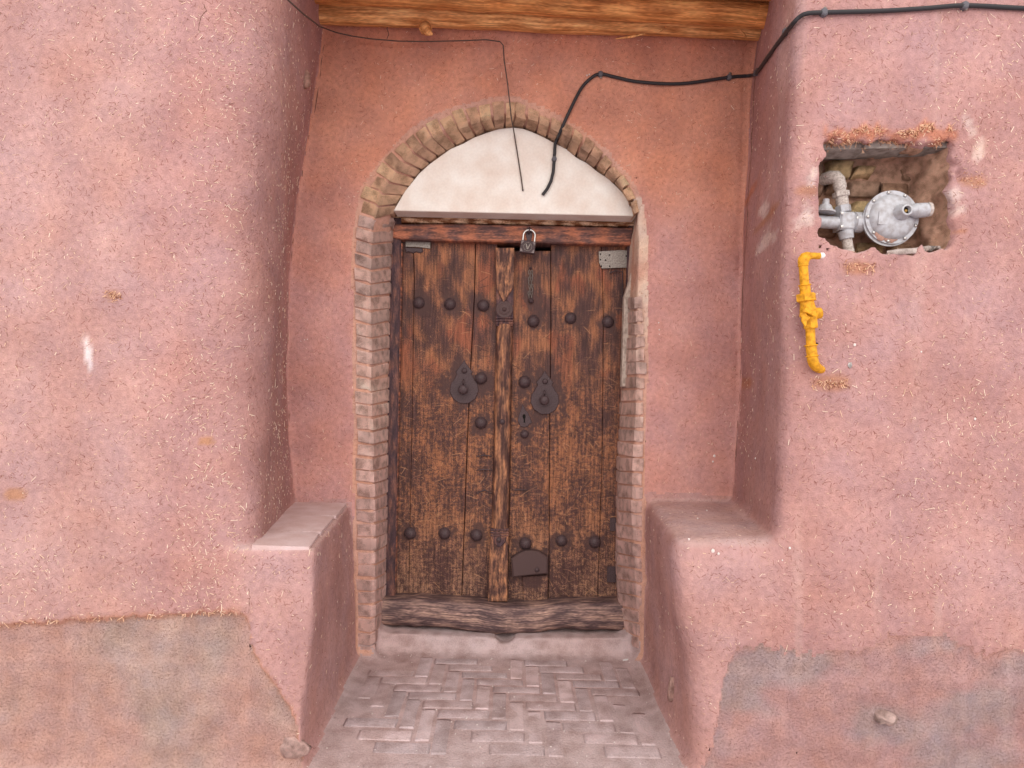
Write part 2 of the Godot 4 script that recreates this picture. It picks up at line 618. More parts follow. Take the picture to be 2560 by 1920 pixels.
var XLB := [0.3, -0.945, 0.65, -0.945, 0.9, -0.976, 1.2, -0.993, 1.61, -0.991, 1.92, -0.967, 2.23, -0.923, 2.68, -0.861, 3.0, -0.84]
var XRB := [0.6, 0.975, 1.2, 1.008, 1.7, 1.008, 2.3, 1.026, 2.7, 1.058]
var PLL := [-2.4, 0.345, -1.6, 0.365, -1.2, 0.395, -0.85, 0.418, -0.825, 0.39, -0.811, 0.306, -0.77, 0.245, -0.727, 0.188, -0.666, 0.094, -0.64, -0.1]
var PLR := [0.60, -0.1, 0.66, 0.0, 0.70, 0.25, 0.735, 0.345, 1.0, 0.338, 1.16, 0.35, 1.20, 0.395, 1.39, 0.40, 1.44, 0.37, 1.53, 0.345, 1.7, 0.36, 2.4, 0.35]

# below or above the edge where the upper coat of plaster has stopped: positive inside the bare lower strip
func bare(x: float, y: float) -> float:
	var r := rag.get_noise_2d(x * 3.0, y * 3.0) * 0.022
	if x < 0.0:
		return steps(x, PLL) - y + r * 0.6
	return steps(x, PLR) - y + r

func floor_y(z: float) -> float:
	return -0.056 - 0.046 * smoothstep(0.40, 0.95, z)

func sdf(x: float, y: float, z: float) -> float:
	var n := wob.get_noise_3d(x, y, z) * 0.015 + wob2.get_noise_3d(x, y, z) * 0.0022
	var d := z
	var e_open := 1.0
	if z < 0.12 and absf(x) < 0.98:
		var de := gs(g_ext, x, y) + rag.get_noise_2d(x * 2.0, y * 2.0) * 0.016
		d = z - 0.012 * smoothstep(-0.006, 0.010, de) + 0.006
		var zi := lerpf(0.19, 0.10, smoothstep(1.80, 1.95, y))
		e_open = lerpf(gs(g_mid, x, y), gs(g_inn, x, y), clampf(-z / zi, 0.0, 1.0)) - 0.005 - 0.008 * smoothstep(1.85, 1.95, y)
		if de < 0.0:
			n *= 0.15
	var t := clampf(z / ZF, 0.0, 1.0)
	if x < -0.4:
		var pl := smoothstep(-0.003, 0.006, bare(x, y)) * 0.016 if y < 0.6 and z > 0.5 else 0.0
		if pl > 0.0:
			pl += rag.get_noise_3d(x * 0.9, y * 0.9, z) * 0.011 * smoothstep(0.0, 0.05, bare(x, y))
		var b := z - ZF + pl + 0.02 * smoothstep(0.5, -0.1, y) * -1.0
		var a := x - lerpf(steps(y, XLB), -0.80 + 0.025 * smoothstep(1.3, 2.5, y), t)
		d = smin(d, smax(a, b, lerpf(0.20, 0.33, smoothstep(0.70, 1.15, y))), 0.02)
		var ai := x - lerpf(-0.70 + 0.04 * smoothstep(0.6, 0.0, y), -0.618 - 0.025 * smoothstep(0.6, 0.0, y), t)
		d = smin(d, smax(smax(ai, y - 0.622, 0.014), b, 0.03), 0.018)
	elif x > 0.4:
		var pl2 := smoothstep(-0.003, 0.006, bare(x, y)) * 0.007 if y < 0.6 and z > 0.5 else 0.0
		if pl2 > 0.0:
			pl2 += rag.get_noise_3d(x * 0.9, y * 0.9, z) * 0.014 * smoothstep(0.0, 0.05, bare(x, y))
		var b2 := z - ZF + pl2
		var a2 := lerpf(steps(y, XRB), 0.862 + 0.02 * smoothstep(1.5, 2.6, y), t) - x
		d = smin(d, smax(a2, b2, 0.075), 0.02)
		var ai2 := lerpf(0.605, 0.522 + 0.088 * smoothstep(0.70, 0.0, y), t) - x
		d = smin(d, smax(smax(ai2, y - 0.668, 0.055), b2, 0.09), 0.05)
		if x > 0.85 and x < 1.55 and y > 1.5 and y < 2.1 and z > 0.5:
			var rg := rag.get_noise_3d(x * 2.2, y * 2.2, z) * 0.036
			var nb := maxf(maxf(absf(x - 1.187) - 0.215 - rg + (0.32 * (ZF - z) if x > 1.187 else 0.0), absf(y - 1.794) - 0.176 - rg - 0.03 * (x - 1.187)), 0.63 - z + rg * 0.5)
			d = smax(d, -nb, 0.008)
			var pk := Vector3(x - 1.43, y - 1.86, (z - ZF)).length() - 0.03 - rg
			d = smax(d, -pk, 0.02)
	d = smax(d, -e_open, 0.012)
	if z < 0.1 and absf(x) < 0.75:
		d = smin(d, maxf(y - 0.004 - 0.02 * absf(x), z + 0.10), 0.05)
		var hole := Vector3((x + 0.008) * 0.6, y + 0.002, (z + 0.17) * 0.3).length() - 0.030
		d = smax(d, -hole, 0.012)
	var fl := y - floor_y(z)
	var walls := d + n
	return smin(walls, fl + n * 0.12, 0.07)

func mud_tint(p: Vector3, nv: Vector3, pt: String) -> Color:
	var a := tone.get_noise_3d(p.x, p.y, p.z)
	var b := tone.get_noise_3d(p.x * 5.0 + 9.0, p.y * 3.0, p.z * 5.0)
	var h := tone.get_noise_3d(p.x * 2.0 - 30.0, p.y * 0.9, p.z * 2.0)
	var c := Vector3(0.635, 0.41, 0.398)
	match pt:
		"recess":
			c = Vector3(0.74, 0.425, 0.395).lerp(Vector3(0.80, 0.41, 0.30), smoothstep(1.5, 2.3, p.y + a * 0.5))  # oranger towards the top: warm bounce from the poles painted into the colour
		"right":
			c = Vector3(0.59, 0.366, 0.362)
		"bench_l", "bench_r":
			c = Vector3(0.625, 0.392, 0.383)
		"floor":
			c = Vector3(0.60, 0.475, 0.485)
		"niche":
			c = Vector3(0.82, 0.50, 0.36)
		"mortar":
			c = Vector3(0.80, 0.50, 0.40)
		"plinth":
			c = Vector3(0.72, 0.535, 0.495)
	if pt == "plinth":
		var g := clampf(0.5 + a * 1.3 + b * 0.6, 0.0, 1.0)
		if p.x < 0:
			c = c.lerp(Vector3(0.56, 0.445, 0.415), g * smoothstep(-0.5, 0.4, -absf(p.x + 1.1) + 0.55))
			c = c.lerp(Vector3(0.70, 0.45, 0.405), clampf(h * 1.6 + 0.15 + smoothstep(0.13, 0.0, p.y) * 0.5 + smoothstep(0.30, 0.40, p.y) * 0.35, 0, 0.85))
		else:
			var hh := tone.get_noise_3d(p.x * 2.4 + 70.0, p.y * 3.4, 8.0)
			c = Vector3(0.53, 0.42, 0.435).lerp(Vector3(0.63, 0.40, 0.395), clampf(hh * 2.4 + 0.45 + smoothstep(0.28, 0.05, p.y) * 0.5 + smoothstep(0.035, 0.0, bare(p.x, p.y)) * 0.5, 0, 1))
	else:
		c *= 1.0 + a * 0.06 + b * 0.02
		c = c.lerp(c * Vector3(1.04, 1.10, 1.12), clampf(h * 0.7, 0.0, 1.0))
		c = c.lerp(c * Vector3(0.98, 0.90, 0.84), clampf(-h * 0.5, 0.0, 1.0))
	if pt == "right" or pt == "plinth" and p.x > 0:
		var streak := tone.get_noise_3d(p.x * 9.0, p.y * 0.7, 4.0)
		c = c.lerp(Vector3(0.84, 0.65, 0.62), clampf((streak - 0.25) * 1.2 * (0.4 + 1.6 * maxf(a, 0.0)), 0.0, 0.35))
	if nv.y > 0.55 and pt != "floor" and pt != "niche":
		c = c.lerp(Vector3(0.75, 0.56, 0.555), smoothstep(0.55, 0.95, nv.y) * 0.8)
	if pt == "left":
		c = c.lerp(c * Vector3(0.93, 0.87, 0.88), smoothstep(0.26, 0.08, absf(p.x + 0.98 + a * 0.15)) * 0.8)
		var dn := Vector2((p.x + 1.352) * 5.0 + (p.y - 1.24) * 1.0, p.y - 1.235).length()   # chalk smear
		c = c.lerp(Vector3(1.0, 0.94, 0.98), smoothstep(0.075, 0.03, dn + b * 0.02) * 0.9)
		for q in [[-1.272, 1.42, 0.03], [-1.58, 0.78, 0.03], [-0.98, 0.96, 0.014]]:   # bare patches where straw shows
			var dd := Vector2(p.x - q[0], (p.y - q[1]) * 1.7).length() + b * 0.02
			c = c.lerp(Vector3(0.60, 0.33, 0.19), smoothstep(q[2] * 1.5, q[2] * 0.6, dd) * 0.8)
	if pt == "right":
		for q in [[1.10, 1.56, 0.045], [1.46, 1.84, 0.04], [1.02, 1.19, 0.05], [0.93, 1.80, 0.035], [1.42, 1.68, 0.02]]:
			var dd2 := Vector2(p.x - q[0], (p.y - q[1]) * 2.0).length() + b * 0.02
			c = c.lerp(Vector3(0.56, 0.29, 0.19), smoothstep(q[2] * 1.5, q[2] * 0.6, dd2) * 0.8)
		var top := maxf(absf(p.x - 1.19) - 0.21, absf(p.y - 1.985 - tone.get_noise_1d(p.x * 22.0) * 0.03) - 0.010) + b * 0.02
		c = c.lerp(Vector3(0.64, 0.28, 0.18), smoothstep(0.02, -0.004, top) * 0.85)
		for q in [[1.44, 2.0, 0.02], [1.475, 1.95, 0.018], [0.925, 1.72, 0.02], [0.945, 1.84, 0.014], [1.40, 1.78, 0.02]]:
			c = c.lerp(Vector3(0.98, 0.88, 0.84), smoothstep(q[2] * 1.6, q[2] * 0.4, Vector2(p.x - q[0], (p.y - q[1]) * 0.7).length() + tone.get_noise_3d(p.x * 14, p.y * 14, 2.0) * 0.04) * 0.6)
	if pt == "left" or pt == "bench_l" or pt == "plinth":   # raw clay along the broken edge of the upper coat
		var ed := absf(bare(p.x, p.y))
		if p.z > 0.6 and p.y < 0.6:
			c = c.lerp(Vector3(0.68, 0.35, 0.21), smoothstep(0.018, 0.003, ed) * (0.5 if p.x < 0 else 0.2))
	if pt == "mortar" and p.x > 0.4 and p.y < 2.0 and p.y > 1.2:
		c = c.lerp(Vector3(0.94, 0.78, 0.66), clampf(0.6 + b * 1.5, 0, 1) * smoothstep(1.2, 1.5, p.y))
	if pt == "floor":
		c = c.lerp(Vector3(0.62, 0.445, 0.435), clampf(0.3 + a * 1.5, 0, 0.8))
	return Color(c.x, c.y, c.z)

func which(p: Vector3, nv: Vector3) -> String:
	if nv.y > 0.75 and p.y < -0.02:
		return "floor"
	if p.z < 0.0 and p.y < 0.04 and absf(p.x) < 0.66:
		return "floor"
	if p.x > 0.935 and p.x < 1.44 and p.y > 1.58 and p.y < 2.02 and p.z < 0.788 and p.z > 0.57:
		return "niche"
	if p.z < 0.02 and absf(p.x) < 0.95 and gs(g_ext, p.x, p.y) < 0.004:
		return "mortar"
	if p.z > 0.6 and p.y < 0.5 and nv.z > 0.2 and bare(p.x, p.y) > 0.002:
		return "plinth"
	if p.x < -0.5 and p.x > -0.985 and p.y < 0.64 and p.z > 0.0 and (nv.x > 0.4 or nv.y > 0.4 or p.x > -0.82):
		return "bench_l"
	if p.x > 0.4 and p.x < 0.99 and p.y < 0.70 and p.z > 0.0 and (nv.x < -0.4 or nv.y > 0.4 or p.x < 0.84):
		return "bench_r"
	if p.z < 0.05 and nv.z > 0.3:
		return "recess"
	return "left" if p.x < 0 else "right"

var sv := PackedVector3Array()
var sn := PackedVector3Array()
var sp := PackedStringArray()

func build_field() -> Dictionary:
	var h := 0.0125
	var lo := Vector3(-2.3, -0.15, -0.32)
	var nx := 368; var ny := 256; var nz := 112
	var sx := 1; var sy := nx + 1; var sz := (nx + 1) * (ny + 1)
	var f := PackedFloat32Array()
	f.resize(sz * (nz + 1))
	f.fill(1e6)
	var blocks := []
	var B := 4
	for bz in range(0, nz, 16):
		for by in range(0, ny, 16):
			for bx in range(0, nx, 16):
				var q := lo + Vector3(bx + 8, by + 8, bz + 8) * h
				if absf(sdf(q.x, q.y, q.z)) > 0.24:
					continue
				for cz in range(bz, bz + 16, B):
					for cy in range(by, by + 16, B):
						for cx in range(bx, bx + 16, B):
							var w := lo + Vector3(cx + 2, cy + 2, cz + 2) * h
							if absf(sdf(w.x, w.y, w.z)) < 0.062:
								blocks.append(Vector3i(cx, cy, cz))
	for b in blocks:
		for k in range(b.z, b.z + B + 1):
			var pz := lo.z + k * h
			for j in range(b.y, b.y + B + 1):
				var py := lo.y + j * h
				var o: int = k * sz + j * sy + b.x
				for i in B + 1:
					if f[o + i] > 1e5:
						f[o + i] = sdf(lo.x + (b.x + i) * h, py, pz)
	var cell := {}
	var verts := PackedVector3Array()
	var corner := [0, sx, sy, sx + sy, sz, sz + sx, sz + sy, sz + sx + sy]
	var edges := [0,1, 2,3, 4,5, 6,7, 0,2, 1,3, 4,6, 5,7, 0,4, 1,5, 2,6, 3,7]
	var cp := [Vector3(0,0,0), Vector3(1,0,0), Vector3(0,1,0), Vector3(1,1,0), Vector3(0,0,1), Vector3(1,0,1), Vector3(0,1,1), Vector3(1,1,1)]
	var quads := PackedInt32Array()
	for b in blocks:
		for k in range(b.z, b.z + B):
			for j in range(b.y, b.y + B):
				var o: int = k * sz + j * sy + b.x
				for i in B:
					var g: int = o + i
					var s0 := f[g] < 0.0
					if s0 == (f[g + sx] < 0.0) and s0 == (f[g + sy] < 0.0) and s0 == (f[g + sx + sy] < 0.0) and s0 == (f[g + sz] < 0.0) and s0 == (f[g + sz + sx] < 0.0) and s0 == (f[g + sz + sy] < 0.0) and s0 == (f[g + sz + sx + sy] < 0.0):
						continue
					var sum := Vector3.ZERO
					var cnt := 0
					for e in range(0, 24, 2):
						var fa: float = f[g + corner[edges[e]]]
						var fb: float = f[g + corner[edges[e + 1]]]
						if (fa < 0.0) != (fb < 0.0):
							sum += cp[edges[e]].lerp(cp[edges[e + 1]], fa / (fa - fb))
							cnt += 1
					cell[g] = verts.size()
					verts.append(lo + (Vector3(b.x + i, j, k) + sum / cnt) * h)
	for g in cell:
		var s := f[g] < 0.0
		for ax in 3:
			var st: int = [sx, sy, sz][ax]
			if (f[g + st] < 0.0) == s:
				continue
			var u: int = [sy, sz, sx][ax]
			var w: int = [sz, sx, sy][ax]
			if not (cell.has(g - u) and cell.has(g - w) and cell.has(g - u - w)):
				continue
			var q := [cell[g], cell[g - u], cell[g - u - w], cell[g - w]]
			if s:
				quads.append_array([q[0], q[3], q[2], q[1]])
			else:
				quads.append_array([q[0], q[1], q[2], q[3]])
	var nrm := PackedVector3Array()
	nrm.resize(verts.size())
	for i in range(0, quads.size(), 4):
		var q := (verts[quads[i + 3]] - verts[quads[i + 1]]).cross(verts[quads[i + 2]] - verts[quads[i]])
		for k in 4:
			nrm[quads[i + k]] += q
	for i in nrm.size():
		nrm[i] = nrm[i].normalized()
	# outward is where the field grows
	var probe := verts[verts.size() / 2] + nrm[verts.size() / 2] * 0.01
	if sdf(probe.x, probe.y, probe.z) < 0.0:
		for i in nrm.size():
			nrm[i] = -nrm[i]
	var parts := {}
	for i in range(0, quads.size(), 4):
		var q := [quads[i], quads[i + 1], quads[i + 2], quads[i + 3]]
		var mid := (verts[q[0]] + verts[q[1]] + verts[q[2]] + verts[q[3]]) / 4.0
		var nv := (nrm[q[0]] + nrm[q[1]] + nrm[q[2]] + nrm[q[3]]).normalized()
		var pt := which(mid, nv)
		if pt == "plinth" and mid.x > 0.0:
			pt = "plinth_r"
		if not parts.has(pt):
			parts[pt] = {"mb": MB.new(), "map": {}, "n": PackedVector3Array()}
		var P = parts[pt]
		var ids := []
		for x in q:
			if not P.map.has(x):
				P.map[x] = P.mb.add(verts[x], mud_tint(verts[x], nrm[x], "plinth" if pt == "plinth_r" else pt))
				P.n.append(nrm[x])
			ids.append(P.map[x])
		var face: Vector3 = (verts[q[2]] - verts[q[0]]).cross(verts[q[1]] - verts[q[0]])
		if face.dot(nv) > 0.0:
			P.mb.tri(ids[0], ids[1], ids[2]); P.mb.tri(ids[0], ids[2], ids[3])
		else:
			P.mb.tri(ids[0], ids[2], ids[1]); P.mb.tri(ids[0], ids[3], ids[2])
		if i % 8 == 0:
			sv.append(mid); sn.append(nv); sp.append(pt)
	var out := {}
	for pt in parts:
		var P = parts[pt]
		var arr := []
		arr.resize(Mesh.ARRAY_MAX)
		arr[Mesh.ARRAY_VERTEX] = P.mb.v; arr[Mesh.ARRAY_NORMAL] = P.n; arr[Mesh.ARRAY_COLOR] = P.mb.c; arr[Mesh.ARRAY_INDEX] = P.mb.idx
		var am := ArrayMesh.new()
		am.add_surface_from_arrays(Mesh.PRIMITIVE_TRIANGLES, arr)
		out[pt] = am
	return out


# a weathered block: rounded, a little out of true. pts gives its eight corners (near end 0-3, far end 4-7 along its length)
func block(sec0: Array, sec1: Array, jit: float, cfun: Callable, round_ := 0.16) -> MB:
	var mb := MB.new()
	var n := sec0.size()
	var mid0 := Vector3.ZERO; var mid1 := Vector3.ZERO
	for k in n:
		mid0 += sec0[k] / n; mid1 += sec1[k] / n
	var jt := []
	for k in n:
		jt.append(Vector3(rng.randf_range(-jit, jit), rng.randf_range(-jit, jit), rng.randf_range(-jit, jit)))
	var rings := []
	for r in [[0.0, 1.0 - round_], [round_, 1.0], [1.0 - round_, 1.0], [1.0, 1.0 - round_]]:
		var ring := []
		for k in n:
			var p: Vector3 = sec0[k].lerp(sec1[k], r[0])
			var c := mid0.lerp(mid1, r[0])
			ring.append(c + (p - c) * (r[1] if r[1] == 1.0 else 1.0 - (1.0 - r[1]) * 0.55) + jt[k])
		rings.append(ring)
	var f := 0
	for r in 4:
		for k in n:
			mb.add(rings[r][k], cfun.call(k, rings[r][k]))
	for r in 3:
		for k in n:
			var a := f + r * n + k
			var b := f + r * n + (k + 1) % n
			mb.tri(a, b, a + n); mb.tri(b, b + n, a + n)
	for k in range(1, n - 1):
		mb.tri(0, k + 1, k)
		mb.tri(3 * n, 3 * n + k, 3 * n + k + 1)
	return mb


# ---------------------------------------------------------------- the place
func _ready() -> void:
	rng.seed = 20
	var cam := Camera3D.new()
	cam.name = "camera"
	cam.fov = 60.0
	cam.near = 0.05
	cam.far = 900.0
	cam.position = Vector3(0, CAM_Y, CAM_D)
	cam.rotation.z = ROLL
	add_child(cam)
	cam.current = true

	var we := WorldEnvironment.new()
	we.name = "world_environment"
	var env := Environment.new()
	env.background_mode = Environment.BG_SKY
	var skym := ProceduralSkyMaterial.new()
	skym.sky_top_color = Color(0.62, 0.70, 0.88)
	skym.sky_horizon_color = Color(1.0, 0.985, 0.97)
	skym.sky_curve = 0.8
	skym.ground_bottom_color = Color(0.45, 0.40, 0.38)
	skym.ground_horizon_color = Color(0.60, 0.57, 0.56)
	skym.sun_angle_max = 40.0
	var sky := Sky.new()
	sky.sky_material = skym
	env.sky = sky
	env.background_energy_multiplier = 1.5
	env.tonemap_mode = Environment.TONE_MAPPER_LINEAR
	env.tonemap_exposure = 3.2
	env.sdfgi_enabled = true
	env.ssao_enabled = true
	env.ssil_enabled = true
	we.environment = env
	add_child(we)

	var sun := DirectionalLight3D.new()
	sun.name = "sun"
	sun.light_energy = 0.24
	sun.light_angular_distance = 80.0
	sun.light_color = Color(1.0, 0.97, 0.94)
	sun.shadow_enabled = true
	add_child(sun)
	sun.look_at_from_position(Vector3(0.4, 2.4, 5.0), Vector3.ZERO)

	wob.seed = 4; wob.frequency = 1.7; wob.fractal_octaves = 2
	wob2.seed = 8; wob2.frequency = 9.0; wob2.fractal_octaves = 2
	tone.seed = 15; tone.frequency = 1.1; tone.fractal_octaves = 4
	rag.seed = 23; rag.frequency = 8.0; rag.fractal_octaves = 3
	c_ext_l = split(EXT_L, 0.0, 490); c_ext_r = split(EXT_R, 0.0, 520)
	c_mid_l = split(MID_L, 0.0, 500); c_mid_r = split(MID_R, 0.0, 520)
	c_inn_l = split(INN_L, -0.12, 490); c_inn_r = split(INN_R, -0.12, 520)
	g_ext = make_grid(curve(EXT_L, 0.0), curve(EXT_R, 0.0))
	g_mid = make_grid(curve(MID_L, 0.0), curve(MID_R, 0.0))
	g_inn = make_grid(curve(INN_L, -0.12), curve(INN_R, -0.12))
	var t0 := Time.get_ticks_msec()
	materials()
	print("materials ", Time.get_ticks_msec() - t0)
	t0 = Time.get_ticks_msec()
	house()
	print("house ", Time.get_ticks_msec() - t0)
	t0 = Time.get_ticks_msec()
	surround()
	door()
	poles()
	paving()
	cables()
	regulator()
	yellow_pipe()
	loose()
	print("rest ", Time.get_ticks_msec() - t0)


func box_mesh(lo: Vector3, hi: Vector3) -> ArrayMesh:
	return extrude(PackedVector2Array([Vector2(lo.x, lo.y), Vector2(hi.x, lo.y), Vector2(hi.x, hi.y), Vector2(lo.x, hi.y)]), Vector3(0, 0, hi.z), Vector3.RIGHT, Vector3.UP, hi.z - lo.z, 0.002).mesh(true)

func house() -> void:
	var g := MB.new()
	for q in [Vector3(-400, -0.14, -400), Vector3(400, -0.14, -400), Vector3(400, -0.14, 400), Vector3(-400, -0.14, 400)]:
		g.add(q)
	g.tri(0, 1, 2); g.tri(0, 2, 3)
	part("ground", g.mesh(false, false), m.ground, self).set_meta("kind", "structure")
	var f := build_field()
	var floor_ := Node3D.new()
	floor_.name = "pavement"
	add_child(floor_, true)
	floor_.set_meta("kind", "structure")
	part("paving_bed", f.floor, m.paving, floor_)
	var hs := thing("mud_house", "pink mud-plastered house front with straw in the clay and a deep recess for the door", "house")
	part("outer_wall", f.left, m.mud, hs, "smooth pale pink mud wall with dense straw flecks")
	part("outer_wall", f.right, m.mud, hs, "rougher pink mud wall holding the gas niche")
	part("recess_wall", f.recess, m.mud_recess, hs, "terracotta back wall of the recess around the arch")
	part("plinth", f.plinth, m.render, hs, "gritty grey-pink lower strip below the broken plaster edge on the left")
	part("plinth", f.plinth_r, m.render, hs, "patchy grey and pink lower strip to the right of the door")
	part("wall_niche", f.niche, m.stone, hs, "square hole broken into the wall for the gas regulator")
	part("light_baffle", box_mesh(Vector3(-2.4, -0.1, -0.75), Vector3(2.4, 3.05, -0.62)), m.dim, hs)  # unseen slabs added behind and beside the front to stop light leaking in
	part("light_baffle", box_mesh(Vector3(-2.42, -0.1, -0.618), Vector3(-2.302, 3.05, 0.80)), m.dim, hs)
	part("light_baffle", box_mesh(Vector3(2.302, -0.1, -0.618), Vector3(2.42, 3.05, 0.80)), m.dim, hs)
	part("roof", box_mesh(Vector3(-2.3, 2.86, -0.618), Vector3(2.3, 3.05, 0.815)), m.mud_recess, hs)  # unseen roof above the poles, put in to block sky light
	var bl := thing("mud_bench", "narrow sharp-edged mud bench left of the door, dusty slabs on its seat", "bench", Vector3(-0.8, -0.05, 0.4), "mud benches beside the door")
	part("body", f.bench_l, m.mud, bl)
	var br := thing("mud_bench", "wide rounded mud bench right of the door, dusty pink all over", "bench", Vector3(0.78, -0.05, 0.4), "mud benches beside the door")
	part("body", f.bench_r, m.mud, br)
	# slabs on the left bench
	var cf := func(_k, p): return Color(0.72, 0.545, 0.545) * (1.0 + 0.12 * tone.get_noise_3d(p.x * 9, p.y, p.z * 20))
	for s in [[0.02, 0.30, -0.952, -0.712], [0.31, 0.585, -0.915, -0.690], [0.595, 0.80, -0.855, -0.665]]:
		var yy := 0.630
		var a := [Vector3(s[2], yy, s[0]), Vector3(s[3], yy, s[0]), Vector3(s[3], yy - 0.04, s[0]), Vector3(s[2], yy - 0.04, s[0])]
		var b := [Vector3(s[2] + 0.03, yy, s[1]), Vector3(s[3] + 0.028, yy, s[1]), Vector3(s[3] + 0.028, yy - 0.04, s[1]), Vector3(s[2] + 0.03, yy - 0.04, s[1])]
		part("slab", block(a, b, 0.003, cf, 0.03).mesh(true), m.dust, bl)
	mortar_mesh = f.mortar
	# straw that stands out of the clay
	var sm := BoxMesh.new()
	sm.size = Vector3.ONE
	var sets := {"left": 0.10, "right": 0.085, "recess": 0.028, "bench_l": 0.07, "bench_r": 0.06}
	var tf := []
	var tc := []
	for i in sv.size():
		if not sets.has(sp[i]):
			continue
		var p := sv[i]
		var k: float = sets[sp[i]]
		var dens := 0.30 + 2.6 * maxf(0.0, tone.get_noise_3d(p.x * 1.8 + 50, p.y * 1.3, p.z) + 0.06)
		if sp[i] == "left":
			dens += 0.9 * smoothstep(0.22, 0.05, absf(p.x + 0.98)) + 0.5 * smoothstep(0.9, 0.4, p.y)
		for tries in 3:
			if rng.randf() > k * dens * (1.25 if sn[i].z > 0.6 else 0.4):
				continue
			var nv := sn[i]
			var fr := frame_of(nv)
			var w := rng.randf() * PI
			var ax: Vector3 = fr[0] * cos(w) + fr[1] * sin(w) + nv * rng.randf_range(-0.12, 0.18)
			ax = ax.normalized()
			var side := nv.cross(ax).normalized()
			var L := rng.randf_range(0.004, 0.010) if rng.randf() < 0.85 else rng.randf_range(0.010, 0.024)
			var at: Vector3 = p + (fr[0] * rng.randf_range(-1, 1) + fr[1] * rng.randf_range(-1, 1)) * 0.012 + nv * 0.0006
			tf.append(Transform3D(Basis(ax * L, ax.cross(side) * 0.0012, side * rng.randf_range(0.0008, 0.0018)), at))
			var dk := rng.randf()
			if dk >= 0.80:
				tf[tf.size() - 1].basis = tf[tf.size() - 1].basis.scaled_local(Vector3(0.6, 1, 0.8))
			var tint := Color(0.86, 0.73, 0.61).lerp(Color(0.70, 0.49, 0.35), rng.randf()) if dk < 0.80 else Color(0.26, 0.15, 0.11)  # the dark pieces put small straw shadows into the colour
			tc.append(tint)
	# shaggy straw where the clay has broken away
	for q in [[1.0, 1.38, 1.962, 2.0, 800], [1.42, 1.49, 1.82, 1.87, 70], [1.05, 1.15, 1.545, 1.575, 60], [0.95, 1.07, 1.175, 1.20, 70], [0.91, 0.95, 1.77, 1.82, 40], [-1.30, -1.24, 1.405, 1.435, 30], [-1.6, -0.84, 0.36, 0.42, 60]]:
		for i in q[4]:
			var x := rng.randf_range(q[0], q[1])
			var y := rng.randf_range(q[2], q[3])
			if q[0] < -1.5:
				y = steps(x, PLL) + rng.randf_range(-0.004, 0.008)
			elif q[4] > 400:
				y += 0.03 * (x - 1.187) + tone.get_noise_1d(x * 22.0) * 0.03
			var p := Vector3(x, y, 0.79)
			var s := sdf(p.x, p.y, p.z)
			p.z -= clampf(s, -0.04, 0.04)
			var ax := Vector3(rng.randfn(0, 0.6), rng.randfn(-0.3, 0.7), rng.randf_range(0.1, 0.9)).normalized()
			var side := ax.cross(Vector3.BACK).normalized()
			var L := rng.randf_range(0.010, 0.030)
			tf.append(Transform3D(Basis(ax * L, ax.cross(side) * 0.0012, side * rng.randf_range(0.001, 0.002)), p))
			tc.append(Color(0.62, 0.33, 0.19).lerp(Color(0.80, 0.56, 0.40), rng.randf()) if rng.randf() < 0.8 else Color(0.25, 0.10, 0.06))
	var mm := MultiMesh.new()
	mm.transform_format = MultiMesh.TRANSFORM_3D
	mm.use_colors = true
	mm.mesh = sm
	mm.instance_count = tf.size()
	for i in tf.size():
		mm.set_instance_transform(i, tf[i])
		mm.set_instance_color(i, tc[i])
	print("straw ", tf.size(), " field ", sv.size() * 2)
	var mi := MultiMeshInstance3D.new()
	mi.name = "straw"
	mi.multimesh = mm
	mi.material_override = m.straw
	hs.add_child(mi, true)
	mi.set_meta("kind", "stuff")
	mi.set_meta("label", "chopped straw sticking out of the mud plaster")
	# stones at the back of the niche
	var cst := [Color(0.86, 0.60, 0.34), Color(0.62, 0.38, 0.25), Color(0.90, 0.66, 0.36), Color(0.56, 0.34, 0.23), Color(0.62, 0.40, 0.29)]
	var rows := [[1.625, 1.675], [1.685, 1.75], [1.76, 1.815], [1.825, 1.885], [1.895, 1.95]]
	for row in rows:
		var x := 0.985 + rng.randf() * 0.04
		while x < 1.36:
			var w := rng.randf_range(0.055, 0.115)
			var cc: Color = cst[rng.randi() % 5]
			var cfn := func(_k, p): return cc * (1.0 + 0.5 * tone.get_noise_3d(p.x * 20, p.y * 20, 3.0))
			var z1 := 0.648 + rng.randf() * 0.014
			var y0: float = row[0] + rng.randf_range(-0.006, 0.006); var y1: float = row[1] + rng.randf_range(-0.008, 0.004)
			var a := [Vector3(x, y0, 0.60), Vector3(x, y1, 0.60), Vector3(x, y1 - 0.006, z1), Vector3(x, y0 + 0.006, z1)]
			var b := [Vector3(minf(x + w, 1.372), y0, 0.60), Vector3(minf(x + w, 1.372), y1, 0.60), Vector3(minf(x + w, 1.372), y1 - 0.006, z1 - 0.004), Vector3(minf(x + w, 1.372), y0 + 0.006, z1 - 0.004)]
			if rng.randf() > 0.22:
				part("stone", block(a, b, 0.011, cfn, 0.14).mesh(), m.stone, hs)
			x += w + rng.randf_range(0.006, 0.02)
	for q in [[0.98, 1.13], [1.125, 1.26], [1.27, 1.40]]:   # grey slabs roofing the hole
		var cfg := func(_k, p): return Color(0.50, 0.44, 0.41) * (1.0 + 0.6 * tone.get_noise_3d(p.x * 15, p.y * 15, p.z * 15))
		var y: float = 1.955 + rng.randf() * 0.012 + 0.03 * (q[0] - 1.1)
		var a := [Vector3(q[0], y, 0.63), Vector3(q[0], y + 0.05, 0.63), Vector3(q[0], y + 0.05, 0.785), Vector3(q[0], y - 0.012, 0.78), Vector3(q[0], y - 0.018, 0.72)]
		var b := []
		for p in a:
			b.append(p + Vector3(q[1] - q[0], 0.004, rng.randf_range(-0.012, 0.004)))
